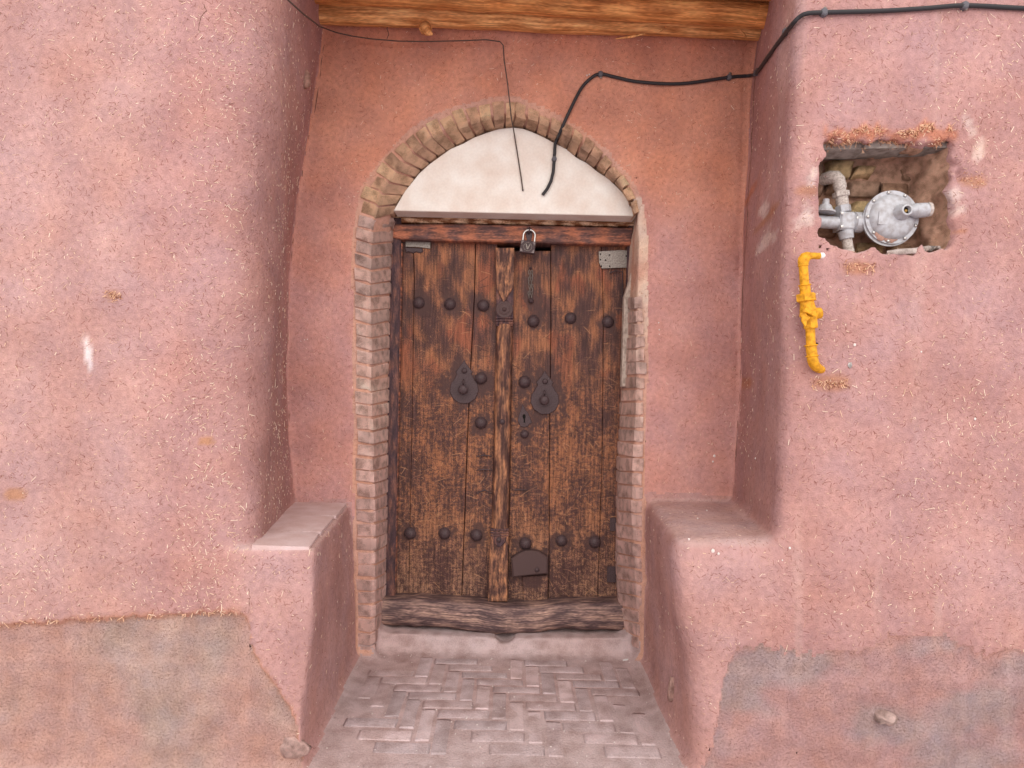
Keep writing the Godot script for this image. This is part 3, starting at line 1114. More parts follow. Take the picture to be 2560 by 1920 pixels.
		part("stone", block(a, b, 0.008, cfg, 0.1).mesh(true), m.stone, hs)

var mortar_mesh: ArrayMesh

func surround() -> void:
	var th := thing("brick_arch", "brick door surround with a pointed arch, its lower bricks washed over with pink clay", "brick arch", Vector3(0, -0.05, -0.05))
	part("mortar", mortar_mesh, m.mud_recess, th)
	for side in 2:
		var ce: PackedVector2Array = c_ext_l if side == 0 else c_ext_r
		var cm: PackedVector2Array = c_mid_l if side == 0 else c_mid_r
		var ci: PackedVector2Array = c_inn_l if side == 0 else c_inn_r
		var total := 0.0
		var acc := PackedFloat32Array([0.0])
		for i in range(1, cm.size()):
			total += (cm[i].distance_to(cm[i - 1]) + ce[i].distance_to(ce[i - 1])) * 0.5
			acc.append(total)
		var s := 0.004
		while s < total - 0.03:
			var w := rng.randf_range(0.046, 0.056)
			var t := []
			for q in [s, s + w]:
				var k := 0
				while k < acc.size() - 2 and acc[k + 1] < q:
					k += 1
				t.append((k + clampf((q - acc[k]) / maxf(acc[k + 1] - acc[k], 1e-6), 0, 1)) / (acc.size() - 1))
			var mid := pick(cm, (t[0] + t[1]) * 0.5)
			s += w + rng.randf_range(0.007, 0.012)
			var broken := side == 1 and mid.y > 1.56 and mid.y < 1.90
			if broken:
				continue
			var arch := mid.y > 1.88
			var zi := lerpf(-0.185, -0.10, smoothstep(1.80, 1.95, mid.y))
			var proud := rng.randf_range(0.0, 0.005)
			var low := smoothstep(1.15, 0.5, mid.y)
			var secs := []
			var cutb := rng.randf() * (0.022 if arch else 0.010)
			for e in 2:
				var E := pick(ce, t[e]); var M := pick(cm, t[e]); var I := pick(ci, t[e])
				var cut := cutb + rng.randf() * 0.005
				var inw := (M - E).normalized()
				E += inw * (0.004 + cut)
				if arch and side == 1:
					E += inw * 0.006
				secs.append([Vector3(E.x, E.y, -0.16), Vector3(E.x, E.y, proud), Vector3(M.x - inw.x * 0.016, M.y - inw.y * 0.016, proud), Vector3(M.x + inw.x * 0.002, M.y + inw.y * 0.002, proud - 0.016), Vector3(I.x, I.y, zi), Vector3(I.x, I.y, zi - 0.06)])
			var base := Color(0.98, 0.66, 0.57).lerp(Color(0.76, 0.56, 0.51), rng.randf())
			if arch:
				base = Color(1.0, 0.66, 0.42).lerp(Color(0.74, 0.47, 0.32), rng.randf())
			base = base.lerp(Color(0.82, 0.54, 0.50), low * 0.85)
			var reveal_shade := rng.randf() * (0.75 if side == 0 else 0.9)
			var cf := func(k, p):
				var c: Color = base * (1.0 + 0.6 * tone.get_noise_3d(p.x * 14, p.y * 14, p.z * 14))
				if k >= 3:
					c = c.lerp(Color(0.27, 0.20, 0.18), (0.02 + 0.5 * reveal_shade * reveal_shade * reveal_shade + (0.16 if mid.y > 1.6 else 0.0)) * (1.0 - low * 0.75))  # inner faces darkened to paint in the shade of reveal and soffit
				return c
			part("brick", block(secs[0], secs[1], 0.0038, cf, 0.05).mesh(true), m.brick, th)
	# the white filling under the arch
	var pts := PackedVector2Array()
	for i in range(0, INN_L.size(), 2):
		if INN_L[i + 1] <= 455:
			pts.append(Vector2(INN_L[i], INN_L[i + 1]))
	for i in range(2, INN_R.size(), 2):
		if INN_R[i + 1] <= 467:
			pts.append(Vector2(INN_R[i], INN_R[i + 1]))
	# finer, slightly ragged rim
	var rim := []
	for i in pts.size():
		rim.append(pts[i].x); rim.append(pts[i].y)
		if i < pts.size() - 1:
			var q := (pts[i] + pts[i + 1]) * 0.5
			var out := (pts[i + 1] - pts[i]).orthogonal().normalized()
			q += out * (3.0 + rng.randf_range(-2, 2)) * (1.0 if out.y < 0 else -1.0)
			rim.append(q.x); rim.append(q.y)
	var ty := slab(rim, -0.10, 0.11, 0.003)
	single("tympanum", ty.mesh(true), m.whitewash, "whitewashed plaster filling under the pointed brick arch, above the lintel", "plaster panel")


func wood_uv(k := 1.0) -> Transform2D:
	return Transform2D(Vector2(k, 0), Vector2(0, k), Vector2.ZERO)

func stud(px: float, py: float, r: float, z: float, parent: Node, called := "stud") -> void:
	var at := on(px, py, z)
	var prof := [[-0.004, r * 1.02], [0.001, r * 1.04], [0.003, r * 1.0], [0.003, r * 1.0], [r * 0.35, r * 0.90], [r * 0.62, r * 0.66], [r * 0.76, r * 0.36], [r * 0.80, 0.0]]
	var mb := lathe(at, Vector3(rng.randf_range(-0.06, 0.06), rng.randf_range(-0.06, 0.06), 1).normalized(), prof, 14)
	for i in mb.v.size():
		mb.v[i] += Vector3(rng.randf_range(-1, 1), rng.randf_range(-1, 1), 0) * r * 0.035
	part(called, mb.mesh(), m.iron, parent)

func door() -> void:
	var zf := -0.22
	var zl := -0.262
	var duv := Transform2D(Vector2(1.0 / 1.12, 0), Vector2(0, -1.0 / 1.85), Vector2(0.5, 1.90 / 1.85))
	var dr := thing("wooden_door", "weathered two-leaf wooden door with iron studs, worn dark stain over orange wood", "door", Vector3(0, 0.12, zf))
	part("frame_post", slab([836,470, 866,470, 866,540, 852,1300, 826,1340, 834,700], zf, 0.10, 0.006, wood_uv(2.0)).mesh(true), m.frame_wood, dr)
	part("frame_post", slab([1357,486, 1372,486, 1352,1310, 1337,1310], zf - 0.012, 0.10, 0.004, wood_uv(2.0)).mesh(true), m.frame_wood, dr)
	part("bead", slab([866,525, 869,525, 854,1296, 851,1296], zf - 0.012, 0.05, 0.001, wood_uv(2.0)).mesh(true), m.lintel_wood, dr)
	part("lintel", slab([848,484, 1000,484, 1200,488, 1368,492, 1366,529, 1290,527, 1100,523, 1010,521, 866,517, 846,512], zf + 0.012, 0.12, 0.006, wood_uv(1.6)).mesh(true), m.lintel_wood, dr)
	part("packing_strip", slab([852,462, 1372,470, 1370,489, 1200,486, 1000,482, 846,481], zf - 0.012, 0.06, 0.004, wood_uv(2.4)).mesh(true), m.old_strip, dr, "pale strip of old wood and plaster crumbs over the lintel")
	# threshold: a hewn, worn beam
	var mb := MB.new()
	var rings := []; var uvs := []
	for i in 33:
		var t := i / 32.0
		var x := lerpf(-0.602, 0.556, t)
		var sag := 0.022 * exp(-pow((x - 0.02) / 0.22, 2.0)) + 0.006 * tone.get_noise_1d(x * 6)
		var yt := 0.150 - sag + 0.006 * absf(x)
		var yb := 0.022 - 0.030 * exp(-pow((x + 0.02) / 0.2, 2.0)) + 0.014 * tone.get_noise_2d(x * 5, 9)
		var zz := -0.150 + 0.010 * tone.get_noise_2d(x * 4, 40)
		var prof := [[yt + 0.002, -0.34], [yt, zz - 0.028], [yt - 0.008, zz - 0.012], [yt - 0.024, zz - 0.003], [lerpf(yt, yb, 0.42), zz + 0.006], [lerpf(yt, yb, 0.7), zz + 0.002], [yb + 0.018, zz - 0.006], [yb + 0.004, zz - 0.024], [yb, -0.34]]
		var ring := PackedVector3Array(); var u := PackedVector2Array()
		var run := 0.0
		for k in prof.size():
			var q := Vector3(x, prof[k][0] + 0.003 * tone.get_noise_2d(x * 18, k * 7.0), prof[k][1] + 0.005 * tone.get_noise_2d(x * 14, k * 9.0 + 50))
			if k:
				run += Vector2(prof[k][0] - prof[k - 1][0], prof[k][1] - prof[k - 1][1]).length()
			ring.append(q); u.append(Vector2(x * 1.3, run * 3.0))
		rings.append(ring); uvs.append(u)
	mb.loft(rings, true, true, Color(1, 1, 1), uvs)
	part("threshold", mb.mesh(), m.threshold_wood, dr, "worn grey-brown threshold beam, hollowed in the middle")
	# leaves
	var l1 := Node3D.new(); l1.name = "door_leaf"; dr.add_child(l1, true)
	var l2 := Node3D.new(); l2.name = "door_leaf_001"; dr.add_child(l2, true)
	l1.set_meta("label", "left leaf of the door, with the carved closing post")
	l2.set_meta("label", "right leaf of the door, with the keyhole and the wooden latch block")
	# left leaf: a split narrow board, the broad board, an inner board
	part("plank", slab([864,508, 892,508, 894,600, 893,700, 888,1000, 882,1310, 848,1310, 866,560], zl, 0.04, 0.0015, duv).mesh(true), m.door_wood, l1)
	part("plank", slab([893.5,508, 1027,512, 1024,640, 1013,850, 1007,1000, 996,1310, 882.6,1310, 888.6,1000, 893.8,700, 895.5,600], zl + 0.001, 0.04, 0.002, duv).mesh(true), m.door_wood, l1)
	part("plank", slab([1028.6,512, 1074,514, 1073,700, 1066,1100, 1058,1310, 997.6,1310, 1008.6,1000, 1014.6,850, 1025.6,640], zl - 0.002, 0.04, 0.002, duv).mesh(true), m.door_wood, l1)
	# right leaf
	part("plank", slab([1108,542, 1189,542, 1189.5,700, 1187,900, 1185.4,1200, 1185,1310, 1096,1310, 1101,1100, 1107,700], zl - 0.006, 0.04, 0.002, duv).mesh(true), m.door_wood, l2)
	part("plank", slab([1190.6,528, 1298,530, 1301,600, 1303,700, 1300,1000, 1290,1310, 1186.2,1310, 1186.6,1200, 1188.3,900, 1190.8,700], zl, 0.04, 0.002, duv).mesh(true), m.door_wood, l2)
	part("plank", slab([1298.8,530, 1360,530, 1353,700, 1342,1100, 1337,1310, 1290.8,1310, 1300.8,1000, 1303.8,700, 1301.8,600], zl - 0.003, 0.04, 0.002, duv).mesh(true), m.door_wood, l2)
	# carved closing post on the left leaf
	var zp := zl + 0.045
	part("post_head", slab([1071,535, 1111,535, 1110.5,612, 1108,622, 1096,640, 1091,652, 1087,652, 1081,640, 1073,622, 1071.5,612], zp, 0.05, 0.003, wood_uv(2.2)).mesh(true), m.post_wood, l1)
	part("post_neck", slab([1072,618, 1110,618, 1108,704, 1072,704], zp - 0.012, 0.04, 0.002, wood_uv(2.2)).mesh(true), m.frame_wood, l1)
	for yy in [684, 690, 696]:
		part("moulding", slab([1071,yy, 1109,yy, 1109,yy + 4, 1071,yy + 4], zp - 0.004, 0.03, 0.003, wood_uv(2.2)).mesh(true), m.frame_wood, l1)
	part("rosette", lathe(on(1089.5, 669, zp - 0.013), Vector3.BACK, [[0, 0.041], [0.008, 0.041], [0.008, 0.041], [0.011, 0.038], [0.011, 0.032], [0.008, 0.030], [0.010, 0.026], [0.014, 0.018], [0.012, 0.012], [0.013, 0.010], [0.020, 0.007], [0.022, 0.0]], 20).mesh(), m.dark_wood, l1)
	var rs := []; var us := []
	for i in 13:
		var t := i / 12.0
		var yy := lerpf(700, 1148, t)
		var a := on(lerpf(1072, 1062, t), yy, zl)
		var b := on(lerpf(1108, 1099, t), yy, zl)
		var ring := PackedVector3Array(); var u := PackedVector2Array()
		for k in 11:
			var w := PI * k / 10.0
			var q := a.lerp(b, 0.5 - 0.5 * cos(w))
			q.z = zl + pow(sin(w), 0.8) * 0.040 + 0.001 * tone.get_noise_2d(yy, k)
			ring.append(q); u.append(Vector2(q.x * 2.4 + 0.3, q.y * 1.4))
		ring.append(Vector3(b.x, b.y, zl - 0.01)); ring.append(Vector3(a.x, a.y, zl - 0.01))
		u.append(Vector2.ZERO); u.append(Vector2.ZERO)
		rs.append(ring); us.append(u)
	var sh := MB.new()
	sh.loft(rs, true, true, Color(1, 1, 1), us)
	part("post_shaft", sh.mesh(), m.post_wood, l1)
	part("post_foot", slab([1061,1146, 1099,1146, 1098,1182, 1096,1300, 1054,1300, 1058,1182], zp, 0.05, 0.004, wood_uv(2.2)).mesh(true), m.post_wood, l1)
	for yy in [1143, 1149, 1155]:
		part("moulding", slab([1059.5,yy, 1099.5,yy, 1099.5,yy + 4, 1059.5,yy + 4], zp + 0.003, 0.03, 0.002, wood_uv(2.2)).mesh(true), m.frame_wood, l1)
	part("moulding", slab([1063,1160, 1095,1160, 1092,1172, 1082,1182, 1075,1182, 1066,1172], zp + 0.004, 0.02, 0.004, wood_uv(2.2)).mesh(true), m.frame_wood, l1)
	# studs
	for q in [[905,654], [972,657], [1044,660], [1039,817], [1039,913], [886,1152], [960,1152], [1029,1156]]:
		stud(q[0], q[1], 0.0285, zl + 0.001, l1)
	stud(1085, 911, 0.014, zl + 0.036, l1, "nail")
	stud(1077, 1166, 0.012, zp + 0.004, l1, "nail")
	for q in [[1152,694], [1232,688], [1313,695], [1133,825], [1135,1174], [1213,1168], [1284,1171]]:
		stud(q[0], q[1], 0.0285, zl - 0.002, l2)
	stud(1133, 938, 0.020, zl - 0.006, l2)
	# knocker plates
	for s in [[0.0, 0.0, l1], [174.5, 23.0, l2]]:
		var ox: float = s[0]; var oy: float = s[1]
		var out := []
		var shape := [1002.7,777, 1006,784, 1013,793, 1021,803, 1018,809, 1021,813]
		for i in range(0, shape.size(), 2):
			out.append(shape[i] + ox); out.append(shape[i + 1] + oy)
		for k in 17:
			var w := lerpf(-0.72, PI + 0.72, k / 16.0)
			var rr := 30.5 * (1.0 + (0.025 if k % 2 else -0.01))
			out.append(1002.5 + cos(w) * rr + ox); out.append(841.5 + sin(w) * rr + oy)
		for q in [[984.5, 813], [987, 809], [984, 803], [992, 793], [999, 784]]:
			out.append(q[0] + ox); out.append(q[1] + oy)
		var leaf: Node3D = s[2]
		part("knocker_plate", slab(out, zl + 0.006, 0.006, 0.0025).mesh(true), m.iron, leaf)
		var boss := on(1003 + ox, 801 + oy, zl + 0.006)
		part("knocker_boss", lathe(boss, Vector3.BACK, [[0, 0.014], [0.006, 0.013], [0.010, 0.009], [0.012, 0.0]], 12).mesh(), m.iron, leaf)
		var c := on(1001 + ox, 841.5 + oy, zl + 0.006)
		part("knocker_knob", lathe(c, Vector3.BACK, [[0, 0.024], [0.003, 0.024], [0.006, 0.018], [0.006, 0.012], [0.030, 0.012], [0.034, 0.021], [0.042, 0.022], [0.048, 0.016], [0.050, 0.0]], 14).mesh(), m.iron, leaf)
		var eye := on(1001.5 + ox, 826 + oy, zl + 0.006)
		var ep := []
		for k in 9:
			var w := PI * k / 8.0
			ep.append(eye + Vector3(0, cos(w) * 0.013, sin(w) * 0.022))
		part("knocker_staple", tube(ep, 0.0035, 6).mesh(), m.iron, leaf)
	# keyhole
	part("keyhole_plate", slab([1129,872, 1134,884, 1141,892, 1146,904, 1150,914, 1143,916, 1141,921, 1132,923, 1124,921, 1121,914, 1118,908, 1121,896, 1125,886], zl - 0.001, 0.005, 0.002).mesh(true), m.iron, l2)
	part("keyhole", slab([1129,897, 1132,894.5, 1135,896, 1135.5,901, 1134,905, 1134.6,913, 1131.4,913, 1131,905, 1129,902], zl + 0.0002, 0.002, 0.0004).mesh(true), m.dark_hole, l2)
	# staples and nails hammered over
	for q in [[1046, 1016, 0.0, l1], [1046, 1060, 0.35, l1], [1122, 1060, -0.1, l2], [1046, 985, 0.05, l1]]:
		var a := on(q[0] - 17, q[1] + 6 * sin(q[2]) * 3, zl + 0.002)
		var b := on(q[0], q[1] - 2, zl + 0.006)
		var c := on(q[0] + 17, q[1] + 6 * sin(q[2]) * 3, zl + 0.002)
		part("clenched_nail", tube([a, b, c], [0.002, 0.0035, 0.002], 5).mesh(), m.iron, q[3])
	# hinge plates and tin patches
	part("tin_patch", slab([876,516, 930,519, 929.5,537, 903,534, 876,533], zl + 0.010, 0.004, 0.001).mesh(true), m.tin, l1, "dull tin plate at the top of the leaf")
	part("hinge_strap", slab([874,534, 912,536, 914,543, 908,547, 899,544, 892,547, 884,544, 877,545], zl + 0.008, 0.008, 0.003).mesh(true), m.iron, l1)
	part("tin_patch", slab([1293,543, 1340,540, 1356,541, 1355,578, 1300,580, 1294,568], zl + 0.012, 0.004, 0.001).mesh(true), m.tin, l2, "dull tin plate nailed over the corner of the leaf")
	for q in [[1297, 549], [1316, 551], [1297, 561], [1308, 562], [1317, 575], [1353, 553], [1299, 575]]:
		part("tack", lathe(on(q[0], q[1], zl + 0.012), Vector3.BACK, [[0, 0.004], [0.001, 0.0035], [0.0018, 0.0]], 8).mesh(), m.dark_hole, l2)
	part("bent_wire", tube([on(1316, 590, zl + 0.006), on(1330, 585, zl + 0.012), on(1345, 587, zl + 0.008), on(1344, 640, zl + 0.006), on(1349, 720, zl + 0.004)], 0.003, 5).mesh(), m.iron, l2)
	part("hinge", slab([1318,1119, 1335,1119, 1334,1147, 1317,1147], zl + 0.004, 0.006, 0.001).mesh(true), m.iron, l2)
	part("hinge", slab([1312,1224, 1333,1224, 1332,1258, 1311,1258], zl + 0.004, 0.006, 0.001).mesh(true), m.iron, l2)
	# wooden latch block at the foot of the right leaf
	part("latch_block", slab([1104,1208, 1118,1198, 1134,1191, 1150,1190, 1166,1193, 1180,1202, 1184,1206, 1184,1240, 1150,1243, 1107,1248], zl + 0.040, 0.045, 0.007, wood_uv(1.7)).mesh(true), m.dark_wood, l2, "dark arched wooden block over the foot of the leaf")
	stud(1160, 1231, 0.011, zl + 0.040, l2, "nail")
	part("batten", slab([1128,1246, 1184,1242, 1183,1306, 1132,1306], zl + 0.010, 0.02, 0.004, duv).mesh(true), m.door_wood, l2)
	# padlock on its staple
	var zs := zf + 0.012
	var sp_ := []
	for k in 9:
		var w := PI * k / 8.0 - PI / 2
		sp_.append(on(1143, 499, zs) + Vector3(0, sin(w) * 0.014, cos(w) * 0.022))
	part("lock_staple", tube(sp_, 0.0042, 8).mesh(), m.iron, dr)
	part("staple_plate", slab([1137,495, 1143,489, 1149,495, 1150,508, 1147,522, 1139,522, 1136,508], zs + 0.003, 0.004, 0.001).mesh(true), m.iron, dr)
	var pl := thing("padlock", "old square padlock with a bright steel shackle, hanging from the lintel above the door", "padlock", on(1140, 533, zs + 0.03))
	var zb := zs + 0.033
	var tilt := Vector3(cos(-0.12), sin(-0.12), 0)
	var tup := Vector3(-tilt.y, tilt.x, 0)
	var o := on(1140, 533, zb)
	var bx := 0.0355; var by := 0.029
	part("body", extrude(PackedVector2Array([Vector2(-bx, -by), Vector2(bx, -by), Vector2(bx, by - 0.004), Vector2(bx - 0.004, by), Vector2(-bx + 0.004, by), Vector2(-bx, by - 0.004)]), o, tilt, tup, 0.026, 0.003).mesh(true), m.iron, pl)
	for cx in [-1, 1]:
		for cy in [-1, 1]:
			part("corner_plate", extrude(PackedVector2Array([Vector2(cx * 0.033, cy * 0.026), Vector2(cx * 0.019, cy * 0.026), Vector2(cx * 0.027, cy * 0.013), Vector2(cx * 0.033, cy * 0.008)]), o + Vector3(0, 0, 0.0012), tilt, tup, 0.003, 0.0005).mesh(true), m.worn_iron, pl)
	var ringp := []
	for k in 25:
		var w := TAU * k / 24.0
		ringp.append(o + (tilt * cos(w) + tup * sin(w)) * 0.019 + Vector3(0, 0, 0.001))
	part("emblem_ring", tube(ringp, 0.0014, 5, false).mesh(false), m.tin, pl)
	part("emblem", extrude(PackedVector2Array([Vector2(-0.012, 0.012), Vector2(-0.006, 0.012), Vector2(0.0005, -0.004), Vector2(0.006, 0.012), Vector2(0.0115, 0.012), Vector2(0.0025, -0.012), Vector2(-0.003, -0.012)]), o + Vector3(0, 0, 0.0022), tilt, tup, 0.003, 0.0006).mesh(true), m.tin, pl)
	var shp := []
	var hw := 0.0275
	shp.append(o + tilt * -hw + tup * (by - 0.004) + Vector3(0, 0, -0.013))
	for k in 13:
		var w := PI - PI * k / 12.0
		shp.append(o + tilt * cos(w) * hw + tup * (by + 0.026 + sin(w) * 0.027) + Vector3(0, 0, -0.013))
	shp.append(o + tilt * hw + tup * (by - 0.004) + Vector3(0, 0, -0.013))
	part("shackle", tube(shp, 0.0048, 10).mesh(), m.steel, pl)
	# short chain nailed to the right leaf
	var ch := thing("door_chain", "short thin iron chain hanging flat on the right door leaf below the padlock", "chain", on(1146, 585, zl))
	part("nail", lathe(on(1146, 580, zl - 0.006), Vector3.BACK, [[0, 0.006], [0.010, 0.006], [0.013, 0.0]], 8).mesh(), m.iron, ch)
	for side in 2:
		for k in 8:
			var c := on((1143.5 if side == 0 else 1149.0) + 1.5 * sin(k * 1.7), 588 + k * 7.6, zl + 0.001)
			var lp := []
			var flat_ := k % 2 == 0
			for j in 11:
				var w := TAU * j / 10.0
				lp.append(c + Vector3(cos(w) * (0.0042 if flat_ else 0.0008), sin(w) * 0.0105, (0.0 if flat_ else cos(w) * 0.0042)))
			part("link", tube(lp, 0.0015, 5, false).mesh(), m.tin, ch)
	part("hook", lathe(on(1147, 650, zl - 0.004), Vector3.BACK, [[0, 0.012], [0.012, 0.013], [0.018, 0.007], [0.020, 0.0]], 10).mesh(), m.iron, ch)


func poles() -> void:
	var lab := ["stripped round pole nearest the wall under the eaves, a torn branch stub on its underside", "second stripped pole of the eaves, counted from the wall", "third stripped pole of the eaves, showing at the top edge", "fourth stripped pole of the eaves, counted from the wall", "fifth stripped pole of the eaves, counted from the wall", "sixth and outermost stripped pole of the eaves"]
	var zs := [0.062, 0.195, 0.335, 0.475, 0.61, 0.745]
	for i in 6:
		var pts := []; var rad := []
		var r0 := 0.058 + 0.004 * (i % 2)
		var fl := 1.0 if i % 2 == 0 else -1.0
		for k in 31:
			var t := k / 30.0
			var x := lerpf(-1.02, 1.10, t)
			var yb: float = lerpf(2.708, 2.674, t) if i == 0 else lerpf(2.728, 2.650, t) if i == 1 else lerpf(2.70, 2.69, t) + 0.01 * (i % 2)
			var r: float = r0 + 0.006 * fl * (t - 0.5) + 0.004 * tone.get_noise_2d(x * 3, i * 10.0)
			pts.append(Vector3(x, yb + r + 0.008 * tone.get_noise_2d(x * 1.2, i * 17.0), zs[i] + 0.008 * tone.get_noise_2d(x * 1.4, i * 23.0 + 5)))
			rad.append(r)
		var mb := tube(pts, rad, 18, true, null, [Color(1.15, 1.12, 1.08), Color(0.98, 0.84, 0.70), Color(0.95, 0.86, 0.76), Color(0.8, 0.74, 0.66), Color(0.95, 0.9, 0.8), Color(0.85, 0.75, 0.65)][i])
		for q in mb.v.size():
			var p := mb.v[q]
			var a := atan2(p.y - 2.76, p.z - zs[i])
			mb.c[q] = mb.c[q] * (0.92 + 0.35 * tone.get_noise_3d(p.x * 5, a * 1.5, i * 9.0))
			mb.v[q] += Vector3(0, 1, 0) * 0.004 * tone.get_noise_3d(p.x * 6, a * 3, i * 9.0)
			mb.uv[q] = Vector2(mb.uv[q].y * 2.2 + i * 0.37, mb.uv[q].x * 0.9 + i * 0.21)
		var th := thing("roof_pole", lab[i], "pole", Vector3(-0.95, 2.76, zs[i]), "poles under the eaves")
		part("trunk", mb.mesh(), m.pole_wood, th)
		if i == 0:
			var kb := on(918, 62, 0.11)
			part("branch_stub", tube([kb + Vector3(0, 0.02, -0.02), kb, kb + Vector3(0.016, -0.022, 0.01), kb + Vector3(0.034, -0.030, 0.012)], [0.030, 0.026, 0.014, 0.004], 7).mesh(true), m.pole_wood, th)
			for s in [[1330, 84, 1392, 74], [1600, 66, 1612, 80], [1420, 70, 1438, 58]]:
				part("splinter", tube([on(s[0], s[1], 0.13), on((s[0] + s[2]) * 0.5, (s[1] + s[3]) * 0.5 + 1, 0.14), on(s[2], s[3], 0.12)], [0.002, 0.006, 0.003], 5).mesh(), m.pole_wood, th)


func paving() -> void:
	var fl: Node = get_node("pavement")
	var W := 0.0655
	var place := func(x0: float, x1: float, z0: float, z1: float):
		var g := 0.0035 + rng.randf() * 0.0015
		var cx := (x0 + x1) * 0.5; var cz := (z0 + z1) * 0.5
		var fy := floor_y(cz) + 0.026
		if sdf(cx, fy, cz) < 0.018 or sdf(x0, fy, cz) < 0.004 or sdf(x1, fy, cz) < 0.004:
			return
		var y := floor_y(cz) + 0.0005 + rng.randf_range(0.001, 0.0032)
		var base := Color(0.68, 0.53, 0.54).lerp(Color(0.60, 0.49, 0.515), rng.randf()) * rng.randf_range(0.9, 1.06)
		if z0 > 0.75:
			base = base.lerp(Color(0.64, 0.57, 0.61), 0.6)
		var dx := rng.randf_range(-0.002, 0.002); var dz := rng.randf_range(-0.002, 0.002)
		x0 += g + dx; x1 += -g + dx; z0 += g + dz; z1 += -g + dz
		var cf := func(_k, p): return base * (1.0 + 0.3 * tone.get_noise_3d(p.x * 7, 2.0, p.z * 7))
		var sx := x1 - x0 > z1 - z0
		var a; var b
		var c := 0.006
		if sx:
			a = [Vector3(x0, y - 0.03, z0), Vector3(x0, y - c, z0), Vector3(x0, y, z0 + c), Vector3(x0, y, z1 - c), Vector3(x0, y - c, z1), Vector3(x0, y - 0.03, z1)]
			b = []
			for q in a:
				b.append(Vector3(x1, q.y, q.z))
		else:
			a = [Vector3(x0, y - 0.03, z0), Vector3(x0, y - c, z0), Vector3(x0 + c, y, z0), Vector3(x1 - c, y, z0), Vector3(x1, y - c, z0), Vector3(x1, y - 0.03, z0)]
			b = []
			for q in a:
				b.append(Vector3(q.x, q.y, z1))
		for side in [a, b]:
			for i in side.size():
				side[i].y += floor_y(side[i].z) - floor_y(cz)
		part("brick", block(a, b, 0.0014, cf, 0.05).mesh(), m.paving, fl)
	# herringbone, three to one
	for k in range(-14, 15):
		for j in range(-6, 7):
			var hx := (k + 6 * j) * W + 0.01; var hz := k * W + 0.31
			if hx > -0.72 and hx < 0.62 and hz > -0.04 and hz + W < 0.745:
				place.call(hx, hx + 3 * W, hz, hz + W)
			var vx := (k + 5 + 6 * j) * W + 0.01
			if vx > -0.72 and vx < 0.68 and hz > -0.04 and hz + 3 * W < 0.745:
				place.call(vx, vx + W, hz, hz + 3 * W)
	for i in 8:
		place.call(-0.70 + i * 0.2 + 0.04, -0.70 + i * 0.2 + 0.235, 0.75, 0.75 + W)
	for i in 42:
		place.call(-1.4 + i * W, -1.4 + (i + 1) * W, 0.82, 0.82 + 0.19)
	var scrap := single("paper_scrap", extrude(PackedVector2Array([Vector2(0, 0), Vector2(0.025, 0.004), Vector2(0.03, 0.014), Vector2(0.014, 0.012), Vector2(0.002, 0.008)]), hit(1345, 1427, 0.002), Vector3.RIGHT, Vector3(0, 0.35, -1).normalized(), 0.0012, 0.0003).mesh(true), m.scrap, "tiny white paper scrap on the paving near the right foot of the door", "litter")
	scrap.name = "paper_scrap"


func run_on_wall(px: Array, off: float, per := 8) -> Array:
	var cv := Curve3D.new()
	for i in range(0, px.size(), 2):
		cv.add_point(hit(px[i], px[i + 1], off))
	var raw := []
	for i in cv.point_count:
		raw.append(cv.get_point_position(i))
	var out := []
	for i in raw.size() - 1:
		var p0: Vector3 = raw[maxi(i - 1, 0)]; var p1: Vector3 = raw[i]; var p2: Vector3 = raw[i + 1]; var p3: Vector3 = raw[mini(i + 2, raw.size() - 1)]
		for k in per:
			var t := float(k) / per
			out.append(p1.cubic_interpolate(p2, p0, p3, t) if p1.distance_to(p2) > 0.0 else p1)
	out.append(raw[raw.size() - 1])
	return out

